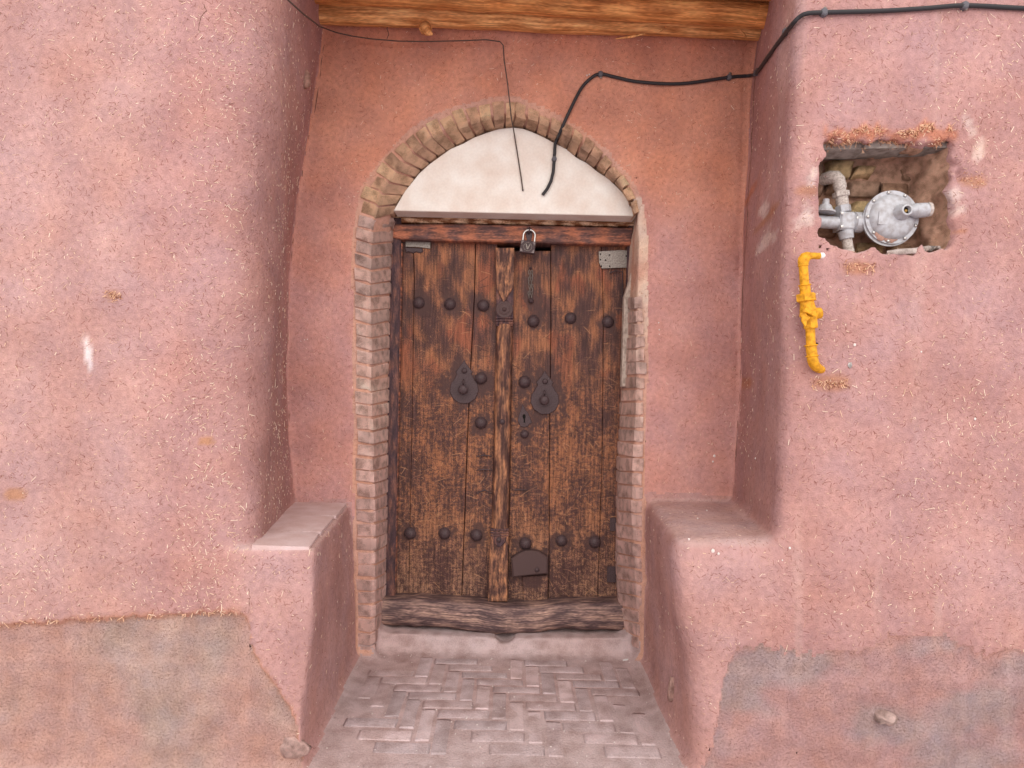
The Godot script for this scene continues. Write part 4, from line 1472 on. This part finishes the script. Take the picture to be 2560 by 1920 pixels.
func cables() -> void:
	var th := thing("electric_cable", "black electric cable clipped along the wall, from the top right corner into the white plaster", "cable", hit(1630, 160))
	var pts := run_on_wall([2330,20, 2212,18, 2085,12, 2000,18, 1900,24, 1780,27, 1745,29, 1728,36, 1712,52, 1690,80, 1655,128, 1636,155, 1622,163, 1575,167, 1470,181, 1380,177, 1330,167, 1297,160, 1278,168, 1255,192, 1228,245, 1210,285, 1204,298], 0.009, 6)
	for q in [[1199, 312], [1198, 330], [1197, 345], [1195, 372], [1190, 392], [1182, 408], [1172, 421]]:
		pts.append(on(q[0], q[1], -0.088))
	part("sheath", tube(pts, 0.0072, 8).mesh(), m.black_cable, th)
	for q in [[2084, 12], [1780, 27], [1695, 70], [1632, 158], [1575, 167], [1297, 160]]:
		var c := hit(q[0], q[1], 0.008)
		var nv := grad(c)
		part("clip", lathe(c - nv * 0.012, nv, [[0, 0.013], [0.016, 0.013], [0.020, 0.009], [0.021, 0.0]], 8).mesh(true), m.grey_clip, th)
		var hd := hit(q[0] + (2 if q[0] > 1500 else 1), q[1] + (-8 if q[0] != 1297 and q[0] != 2084 else 7), 0.006)
		part("nail_head", lathe(hd, nv, [[-0.006, 0.0035], [0.001, 0.0065], [0.003, 0.005], [0.0035, 0.0]], 10).mesh(), m.tin, th)
	part("clip", lathe(on(1197, 345, -0.098), Vector3.BACK, [[0, 0.012], [0.018, 0.011], [0.021, 0.0]], 8).mesh(true), m.grey_clip, th)
	var tw := thing("thin_wire", "thin twisted wire sagging below the poles and dropping to the white plaster", "wire", hit(900, 90))
	var wp := [Vector3(-0.70, 2.735, 0.70), Vector3(-0.705, 2.60, 0.80), on(600, -40, 0.84), on(622, 0, 0.80), on(655, 30, 0.55), on(690, 57, 0.28)]
	for q in [[725, 70], [760, 78], [800, 84], [860, 89], [920, 90], [1000, 88], [1050, 86], [1080, 90], [1087, 98]]:
		wp.append(on(q[0], q[1], 0.05))
	for q in [[1089, 130], [1095, 170], [1101, 220], [1104, 250], [1111, 290], [1119, 340], [1126, 385], [1129.5, 412]]:
		wp.append(on(q[0], q[1], lerpf(0.045, -0.092, smoothstep(245, 292, q[1]))))
	part("strand", tube(wp, 0.0028, 6).mesh(), m.wire_grey, tw)
	part("knot", tube([on(838, 52, 0.05), on(836, 62, 0.045), on(840, 74, 0.04), on(836, 84, 0.04)], 0.0016, 5).mesh(), m.wire_grey, tw)
	part("end_nail", lathe(on(1129.5, 412, -0.104), Vector3.BACK, [[0, 0.003], [0.012, 0.004], [0.013, 0.0]], 8).mesh(), m.iron, tw)


func hexnut(at: Vector3, axis: Vector3, r: float, h: float, turn := 0.0) -> ArrayMesh:
	return lathe(at - axis * h * 0.5, axis, [[0, r * 0.9], [h * 0.1, r], [h * 0.9, r], [h, r * 0.9]], 6, null, Color(1, 1, 1), turn).mesh(true)

func regulator() -> void:
	var z := 0.735
	var th := thing("gas_regulator", "grey round gas pressure regulator with its pipework inside the wall niche", "gas regulator", on(1925, 470, z))
	var c := on(1925, 470, z)
	part("lower_housing", lathe(c + Vector3(-0.004, -0.006, -0.035), Vector3.BACK, [[-0.05, 0.03], [-0.035, 0.055], [0.0, 0.074], [0.022, 0.082], [0.028, 0.089], [0.034, 0.089]], 40).mesh(), m.grey_paint, th)
	part("diaphragm_cover", lathe(c, Vector3.BACK, [[-0.004, 0.088], [0.0, 0.089], [0.006, 0.088], [0.006, 0.088], [0.006, 0.076], [0.006, 0.076], [0.012, 0.073], [0.020, 0.066], [0.026, 0.054], [0.029, 0.036], [0.030, 0.0]], 48).mesh(), m.grey_paint, th)
	for k in 9:
		var w := TAU * k / 9.0 + 0.36
		part("bolt", lathe(c + Vector3(cos(w), sin(w), 0) * 0.081 + Vector3(0, 0, 0.006), Vector3.BACK, [[0, 0.0055], [0.004, 0.0055], [0.006, 0.004], [0.0065, 0.0]], 8).mesh(), m.steel, th)
	for k in 13:
		var w := -PI / 2 - 0.75 + k * 0.085 + rng.randf() * 0.05
		part("dust_cake", lathe(c + Vector3(cos(w), sin(w), 0) * rng.randf_range(0.062, 0.079) + Vector3(0, 0, 0.0085), Vector3(cos(w) * 0.3, sin(w) * 0.3, 1).normalized(), [[-0.004, 0.012], [0.0, 0.0105], [0.0016, 0.006], [0.002, 0.0]], 7).mesh(), m.clay_dust, th)
	part("name_plate", extrude(PackedVector2Array([Vector2(-0.058, -0.03), Vector2(-0.03, -0.032), Vector2(-0.028, 0.01), Vector2(-0.055, 0.012)]), c + Vector3(0, 0, 0.0285), Vector3.RIGHT, Vector3.UP, 0.012, 0.0008).mesh(true), m.grey_paint, th)
	var bs := c + Vector3(0.016, 0.010, 0.028)
	part("vent_boss", lathe(bs, Vector3.BACK, [[-0.01, 0.030], [0.006, 0.026], [0.018, 0.020], [0.034, 0.0185], [0.036, 0.017], [0.036, 0.0125], [0.036, 0.0125], [0.020, 0.0115]], 24).mesh(), m.grey_paint, th)
	part("vent_hole", lathe(bs + Vector3(0, 0, 0.0195), Vector3.BACK, [[0, 0.0118], [0.003, 0.0118]], 16).mesh(), m.dark_hole, th)
	part("vent_screw", lathe(bs + Vector3(0.001, -0.001, 0.0226), Vector3.BACK, [[0, 0.006], [0.004, 0.005], [0.005, 0.0]], 8).mesh(), m.brass, th)
	var side := Vector3(0.99, 0.06, 0.05).normalized()
	part("spring_neck", lathe(bs + side * 0.010 + Vector3(0, 0.002, 0.008), side, [[0, 0.016], [0.020, 0.018], [0.030, 0.0235], [0.030, 0.0235], [0.062, 0.0235], [0.062, 0.0235], [0.064, 0.0215], [0.072, 0.0215], [0.075, 0.018]], 22).mesh(), m.grey_paint, th)
	part("cap_rim", lathe(bs + side * 0.078 + Vector3(0, 0.003, 0.008), side, [[0, 0.0225], [0.004, 0.0235], [0.010, 0.022], [0.012, 0.0]], 14).mesh(true), m.flaked_paint, th)
	var ax := Vector3(-1, 0.02, 0).normalized()
	# body block between disc and riser
	var b := on(1824, 480, z - 0.035)
	part("valve_body", extrude(PackedVector2Array([Vector2(-0.025, -0.030), Vector2(0.022, -0.030), Vector2(0.026, -0.02), Vector2(0.026, 0.024), Vector2(0.02, 0.03), Vector2(-0.025, 0.03)]), b + Vector3(0, 0, 0.026), Vector3.RIGHT, Vector3.UP, 0.055, 0.006).mesh(true), m.grey_paint, th)
	part("flange", lathe(b + Vector3(0.020, 0, 0), Vector3.RIGHT, [[0, 0.022], [0.008, 0.031], [0.010, 0.034], [0.036, 0.034], [0.040, 0.031], [0.048, 0.02], [0.075, 0.03]], 24).mesh(true), m.grey_paint, th)
	for q in [[-0.022, 0.022], [-0.022, -0.022], [0.03, 0.008]]:
		part("bolt", lathe(b + Vector3(q[0], q[1], 0.026), Vector3.BACK, [[0, 0.005], [0.005, 0.005], [0.006, 0.0]], 6).mesh(true), m.steel, th)
	part("inlet_pipe", tube([b + Vector3(-0.02, -0.004, 0), b + Vector3(-0.10, 0.0, 0.002)], 0.021, 18).mesh(), m.grey_paint, th)
	part("inlet_flange", lathe(b + Vector3(-0.072, 0.027, 0.01), Vector3(0.1, 1, 0).normalized(), [[0, 0.034], [0.006, 0.034], [0.010, 0.026], [0.026, 0.018], [0.028, 0.012], [0.046, 0.010], [0.048, 0.0]], 18).mesh(true), m.grey_paint, th)
	# riser: nut, threads, union, elbow
	var zz := z - 0.035
	var up := (on(1812, 385, zz) - on(1824, 462, zz)).normalized()
	var p0 := on(1823, 462, zz)
	part("hex_nut", hexnut(p0 + up * 0.016, up, 0.0245, 0.024, 0.3), m.grey_paint, th)
	part("thread", lathe(p0 + up * 0.028, up, [[0, 0.019], [0.004, 0.0205], [0.007, 0.019], [0.011, 0.0205], [0.014, 0.019], [0.018, 0.0205], [0.021, 0.019], [0.025, 0.0205], [0.030, 0.019]], 18).mesh(), m.flaked_paint, th)
	part("hex_nut", hexnut(p0 + up * 0.066, up, 0.0265, 0.018, 0.1), m.flaked_paint, th)
	part("thread", lathe(p0 + up * 0.074, up, [[0, 0.018], [0.01, 0.018], [0.013, 0.021], [0.028, 0.021], [0.030, 0.018]], 18).mesh(), m.flaked_paint, th)
	var e0 := p0 + up * 0.10
	part("elbow", tube([e0, e0 + up * 0.014, e0 + up * 0.025 + Vector3(-0.005, 0, -0.006), e0 + up * 0.030 + Vector3(-0.016, 0, -0.022), e0 + up * 0.031 + Vector3(-0.028, 0, -0.05), e0 + up * 0.031 + Vector3(-0.05, 0, -0.13)], [0.0195, 0.0205, 0.0225, 0.0225, 0.0205, 0.0195], 18).mesh(), m.flaked_paint, th)
	var dn := on(1826, 498, zz)
	part("collar", lathe(dn, -up, [[0, 0.022], [0.003, 0.025], [0.028, 0.0225], [0.030, 0.021]], 20).mesh(true), m.grey_paint, th)
	part("outlet_pipe", lathe(dn - up * 0.03, -up, [[0, 0.0165], [0.03, 0.0165], [0.034, 0.018], [0.075, 0.017]], 16).mesh(), m.flaked_paint, th)


func yellow_pipe() -> void:
	var th := thing("yellow_gas_pipe", "bright yellow gas riser with a shut-off valve on the wall below the niche", "gas pipe", hit(1742, 680))
	var px := func(cx: float, cy: float) -> Array: return [1676.2 + cx * 0.1875, 518.4 + cy * 0.1875]
	var z := 0.852
	var P := func(cx: float, cy: float, dz := 0.0) -> Vector3:
		var q: Array = px.call(cx, cy)
		return on(q[0], q[1], z + dz)
	var y: StandardMaterial3D = m.yellow_paint
	var k := (CAM_D - z) / FOC * 0.1875
	part("elbow", tube([P.call(455, 182), P.call(400, 184), P.call(362, 190), P.call(335, 204), P.call(318, 228), P.call(313, 262), P.call(314, 292)], [38 * k, 40 * k, 56 * k, 64 * k, 64 * k, 60 * k, 56 * k], 20).mesh(), y, th)
	part("pipe", tube([P.call(505, 186), P.call(440, 184)], 37 * k, 18).mesh(), y, th)
	part("sealing_tape", tube([P.call(496, 184), P.call(520, 181), P.call(545, 180), P.call(564, 180)], [33 * k, 35 * k, 34 * k, 14 * k], 14).mesh(), m.ptfe_tape, th)
	var dirv: Vector3 = (P.call(420, 1335) - P.call(315, 295)).normalized()
	part("pipe", tube([P.call(314, 290), P.call(330, 525)], 51 * k, 20).mesh(), y, th)
	part("pipe", tube([P.call(331, 520), P.call(341, 640)], 60 * k, 20).mesh(), y, th)
	for q in [[314, 296, 60], [331, 522, 72], [401, 1215, 76], [416, 1338, 74]]:
		part("bead", lathe(P.call(q[0], q[1]) - dirv * 9 * k, dirv, [[0, (q[2] - 12) * k], [4 * k, (q[2] - 2) * k], [9 * k, q[2] * k], [14 * k, (q[2] - 2) * k], [18 * k, (q[2] - 12) * k]], 22).mesh(), y, th)
	part("union_nut", hexnut(P.call(347, 664), dirv, 112 * k, 92 * k, 0.55), y, th)
	part("valve_body", tube([P.call(353, 700), P.call(362, 760), P.call(366, 795), P.call(375, 850), P.call(386, 905), P.call(390, 925)], [76 * k, 80 * k, 88 * k, 96 * k, 84 * k, 74 * k], 22).mesh(), y, th)
	part("stem_housing", tube([P.call(370, 858), P.call(455, 848), P.call(512, 842), P.call(521, 841)], [70 * k, 68 * k, 64 * k, 52 * k], 18).mesh(), y, th)
	part("hex_nut", hexnut(P.call(396, 966), dirv, 84 * k, 112 * k, 0.35), y, th)
	part("stem", tube([P.call(350, 860, 0.0), P.call(300, 868, 0.022)], 34 * k, 12).mesh(), y, th)
	var hp := PackedVector2Array()
	for q in [[232, 850], [300, 842], [304, 872], [346, 905], [304, 952], [300, 1000], [282, 1004], [246, 946], [246, 902], [234, 895]]:
		var w: Vector3 = P.call(q[0], q[1])
		hp.append(Vector2(w.x, w.y))
	part("handle", extrude(hp, Vector3(0, 0, z + 0.032), Vector3.RIGHT, Vector3.UP, 0.006, 0.0015).mesh(true), y, th)
	var hp2 := PackedVector2Array()
	for q in [[250, 820], [285, 792], [388, 872], [372, 896], [330, 872], [290, 850], [252, 850]]:
		var w: Vector3 = P.call(q[0], q[1])
		hp2.append(Vector2(w.x, w.y))
	part("handle", extrude(hp2, Vector3(0, 0, z + 0.040), Vector3.RIGHT, Vector3.UP, 0.014, 0.002).mesh(true), y, th)
	part("tag", extrude(PackedVector2Array([Vector2(-0.012, -0.005), Vector2(0.010, -0.004), Vector2(0.010, 0.006), Vector2(-0.012, 0.007)]), P.call(386, 790, 0.021), Vector3.RIGHT, Vector3.UP, 0.004, 0.001).mesh(true), y, th)
	part("pipe", tube([P.call(392, 1000), P.call(402, 1220)], 52 * k, 20).mesh(), y, th)
	part("pipe", tube([P.call(401, 1210), P.call(418, 1345)], 60 * k, 20).mesh(), y, th)
	part("elbow", tube([P.call(416, 1330), P.call(420, 1370), P.call(432, 1418, -0.004), P.call(456, 1456, -0.014), P.call(490, 1482, -0.03), P.call(520, 1495, -0.05)], [60 * k, 62 * k, 60 * k, 57 * k, 52 * k, 48 * k], 20).mesh(), y, th)
	part("pipe_hook", tube([P.call(455, 1190, -0.03), P.call(470, 1190, 0.0), P.call(480, 1196, 0.006)], 0.003, 6).mesh(), m.iron, th)


func loose() -> void:
	var hs: Node = get_node("mud_house")
	for q in [[700,92, 692,160, 680,240, 664,310, 652,380, 640,460, 632,540, 626,600, 623,690, 621,780, 622,870, 627,960, 634,1020, 642,1072], [1634,100, 1628,220, 1622,340, 1614,470, 1606,600, 1601,720, 1598,850, 1590,980, 1580,1084], [437,3, 446,24, 434,36, 428,62, 436,74], [536,1326, 540,1290, 538,1262], [1868,1230, 1880,1255, 1886,1278]]:
		var pts := []
		var far: bool = q.size() > 14
		for i in range(0, q.size() - 2, 2):
			for k in 5:
				var t := k / 5.0
				var x := lerpf(q[i], q[i + 2], t) + rng.randf_range(-1.3, 1.3)
				pts.append(hit(x, lerpf(q[i + 1], q[i + 3], t), -0.0005))
		var rad := []
		for i in pts.size():
			rad.append((0.0022 if far else 0.0011) * rng.randf_range(0.25, 1.25) * (0.3 if i == 0 or i == pts.size() - 1 else 1.0))
		part("crack", tube(pts, rad, 5).mesh(), m.crack, hs)
	var cm := MultiMesh.new()
	cm.transform_format = MultiMesh.TRANSFORM_3D
	var cmesh := SphereMesh.new()
	cmesh.radius = 0.5; cmesh.height = 1.0; cmesh.radial_segments = 6; cmesh.rings = 3
	cm.mesh = cmesh
	var ct := []
	for q in [[1527,1103,3.0], [1488,1165,3.5], [1540,1190,5.5], [1552,1196,3.5], [1706,1184,3.5], [1507,1120,2.5], [1690,1210,2.0], [1543,985,5.0], [1540,997,3.5], [1632,990,3.0], [1423,697,2.5], [1424,712,2.5], [1424,722,2.0], [658,734,2.0], [650,737,1.6], [664,733,2.0], [1268,163,3.0], [1273,161,3.0], [2106,905,3.5], [1846,745,4.0], [1990,760,2.5], [1265,1428,3.0], [1100,1446,2.5]]:
		var c := hit(q[0], q[1], 0.0)
		var r: float = q[2] * 0.0017
		ct.append(Transform3D(Basis.from_euler(Vector3(rng.randf() * 3, rng.randf() * 3, rng.randf() * 3)).scaled(Vector3(r * 1.4, r * 1.7, r)), c))
	for i in 260:
		var c := Vector3(rng.randf_range(-0.65, 0.62), -0.05, rng.randf_range(-0.05, 0.95))
		c.y -= sdf(c.x, c.y, c.z)
		if c.y < -0.11 or c.y > -0.02:
			continue
		var r := rng.randf_range(0.0012, 0.004)
		ct.append(Transform3D(Basis.from_euler(Vector3(rng.randf() * 3, rng.randf() * 3, 0)).scaled(Vector3(r * 1.6, r, r)), c + Vector3(0, 0.002, 0)))
	cm.instance_count = ct.size()
	for i in ct.size():
		cm.set_instance_transform(i, ct[i])
	var ci := MultiMeshInstance3D.new()
	ci.name = "plaster_crumbs"
	ci.multimesh = cm
	ci.material_override = m.crumb
	add_child(ci, true)
	ci.set_meta("kind", "stuff")
	ci.set_meta("label", "white specks and crumbs of plaster scattered on walls, bench and paving")
	# lumps and stones in the wall
	var lump := func(at: Vector3, r: Vector3, col: Color, sd: float) -> MB:
		var mb := lathe(Vector3.ZERO, Vector3.BACK, [[-1.0, 0.0], [-0.8, 0.6], [-0.3, 0.95], [0.2, 0.95], [0.65, 0.7], [0.92, 0.35], [1.0, 0.0]], 12, null, col)
		for i in mb.v.size():
			var q := mb.v[i]
			mb.v[i] = at + q * r * (1.0 + 0.5 * tone.get_noise_3d(q.x * 1.6 + sd, q.y * 1.6, q.z * 1.6))
			mb.c[i] = col * (1.0 + 0.3 * tone.get_noise_3d(q.x * 3 + sd, q.y * 3, q.z * 3))
		return mb
	single("clay_lump", lump.call(hit(660, 172, 0.0), Vector3(0.022, 0.040, 0.022), Color(0.72, 0.44, 0.36), 3.0).mesh(), m.stone, "crumbly clay lump stuck on the wall just below the left end of the poles", "clay lump")
	single("stone", lump.call(hit(1912, 1550, 0.004), Vector3(0.036, 0.020, 0.03), Color(0.82, 0.60, 0.56), 8.0).mesh(), m.stone, "pale stone poking out of the low right wall", "stone")
	single("plaster_flake", lump.call(hit(1452, 1488, 0.003), Vector3(0.017, 0.052, 0.012), Color(0.78, 0.50, 0.44), 12.0).mesh(), m.stone, "long pale plaster flake on the foot of the right bench", "plaster flake")
	single("stone", lump.call(hit(635, 1615, 0.0), Vector3(0.05, 0.035, 0.016), Color(0.74, 0.50, 0.46), 17.0).mesh(), m.stone, "rounded pale stone at the foot of the left bench, by the paving", "stone")
	# gypsum lip of the niche
	var gp := []
	for q in [[1915, 543], [1945, 541], [1975, 539], [2005, 535], [2030, 531]]:
		gp.append(hit(q[0], q[1] + 3, 0.002))
	var lip := tube(gp, [0.006, 0.009, 0.010, 0.010, 0.007], 8)
	for i in lip.v.size():
		lip.v[i] += Vector3.ONE * 0.004 * wob2.get_noise_3dv(lip.v[i] * 6.0)
		lip.c[i] = Color(0.90, 0.78, 0.73)
	single("gypsum_lip", lip.mesh(), m.stone, "ragged whitish gypsum bead along the lower edge of the niche", "gypsum bead")
	single("plaster_chip", lump.call(hit(1836, 789, 0.001), Vector3(0.007, 0.010, 0.004), Color(0.82, 0.82, 0.82), 21.0).mesh(), m.stone, "tiny white plaster chip on the wall right of the yellow pipe's foot", "plaster chip")
	# pale plaster left in the right reveal of the door
	var sp_ := slab([1349,640, 1362,600, 1368,560, 1371,600, 1366,640, 1362,700, 1359,770, 1353,835, 1343,835, 1346,740], -0.150, 0.05, 0.004)
	for i in sp_.c.size():
		sp_.c[i] = Color(0.92, 0.78, 0.68)
	single("plaster_strip", sp_.mesh(true), m.stone, "narrow strip of pale plaster along the upper right edge of the door frame", "plaster strip")
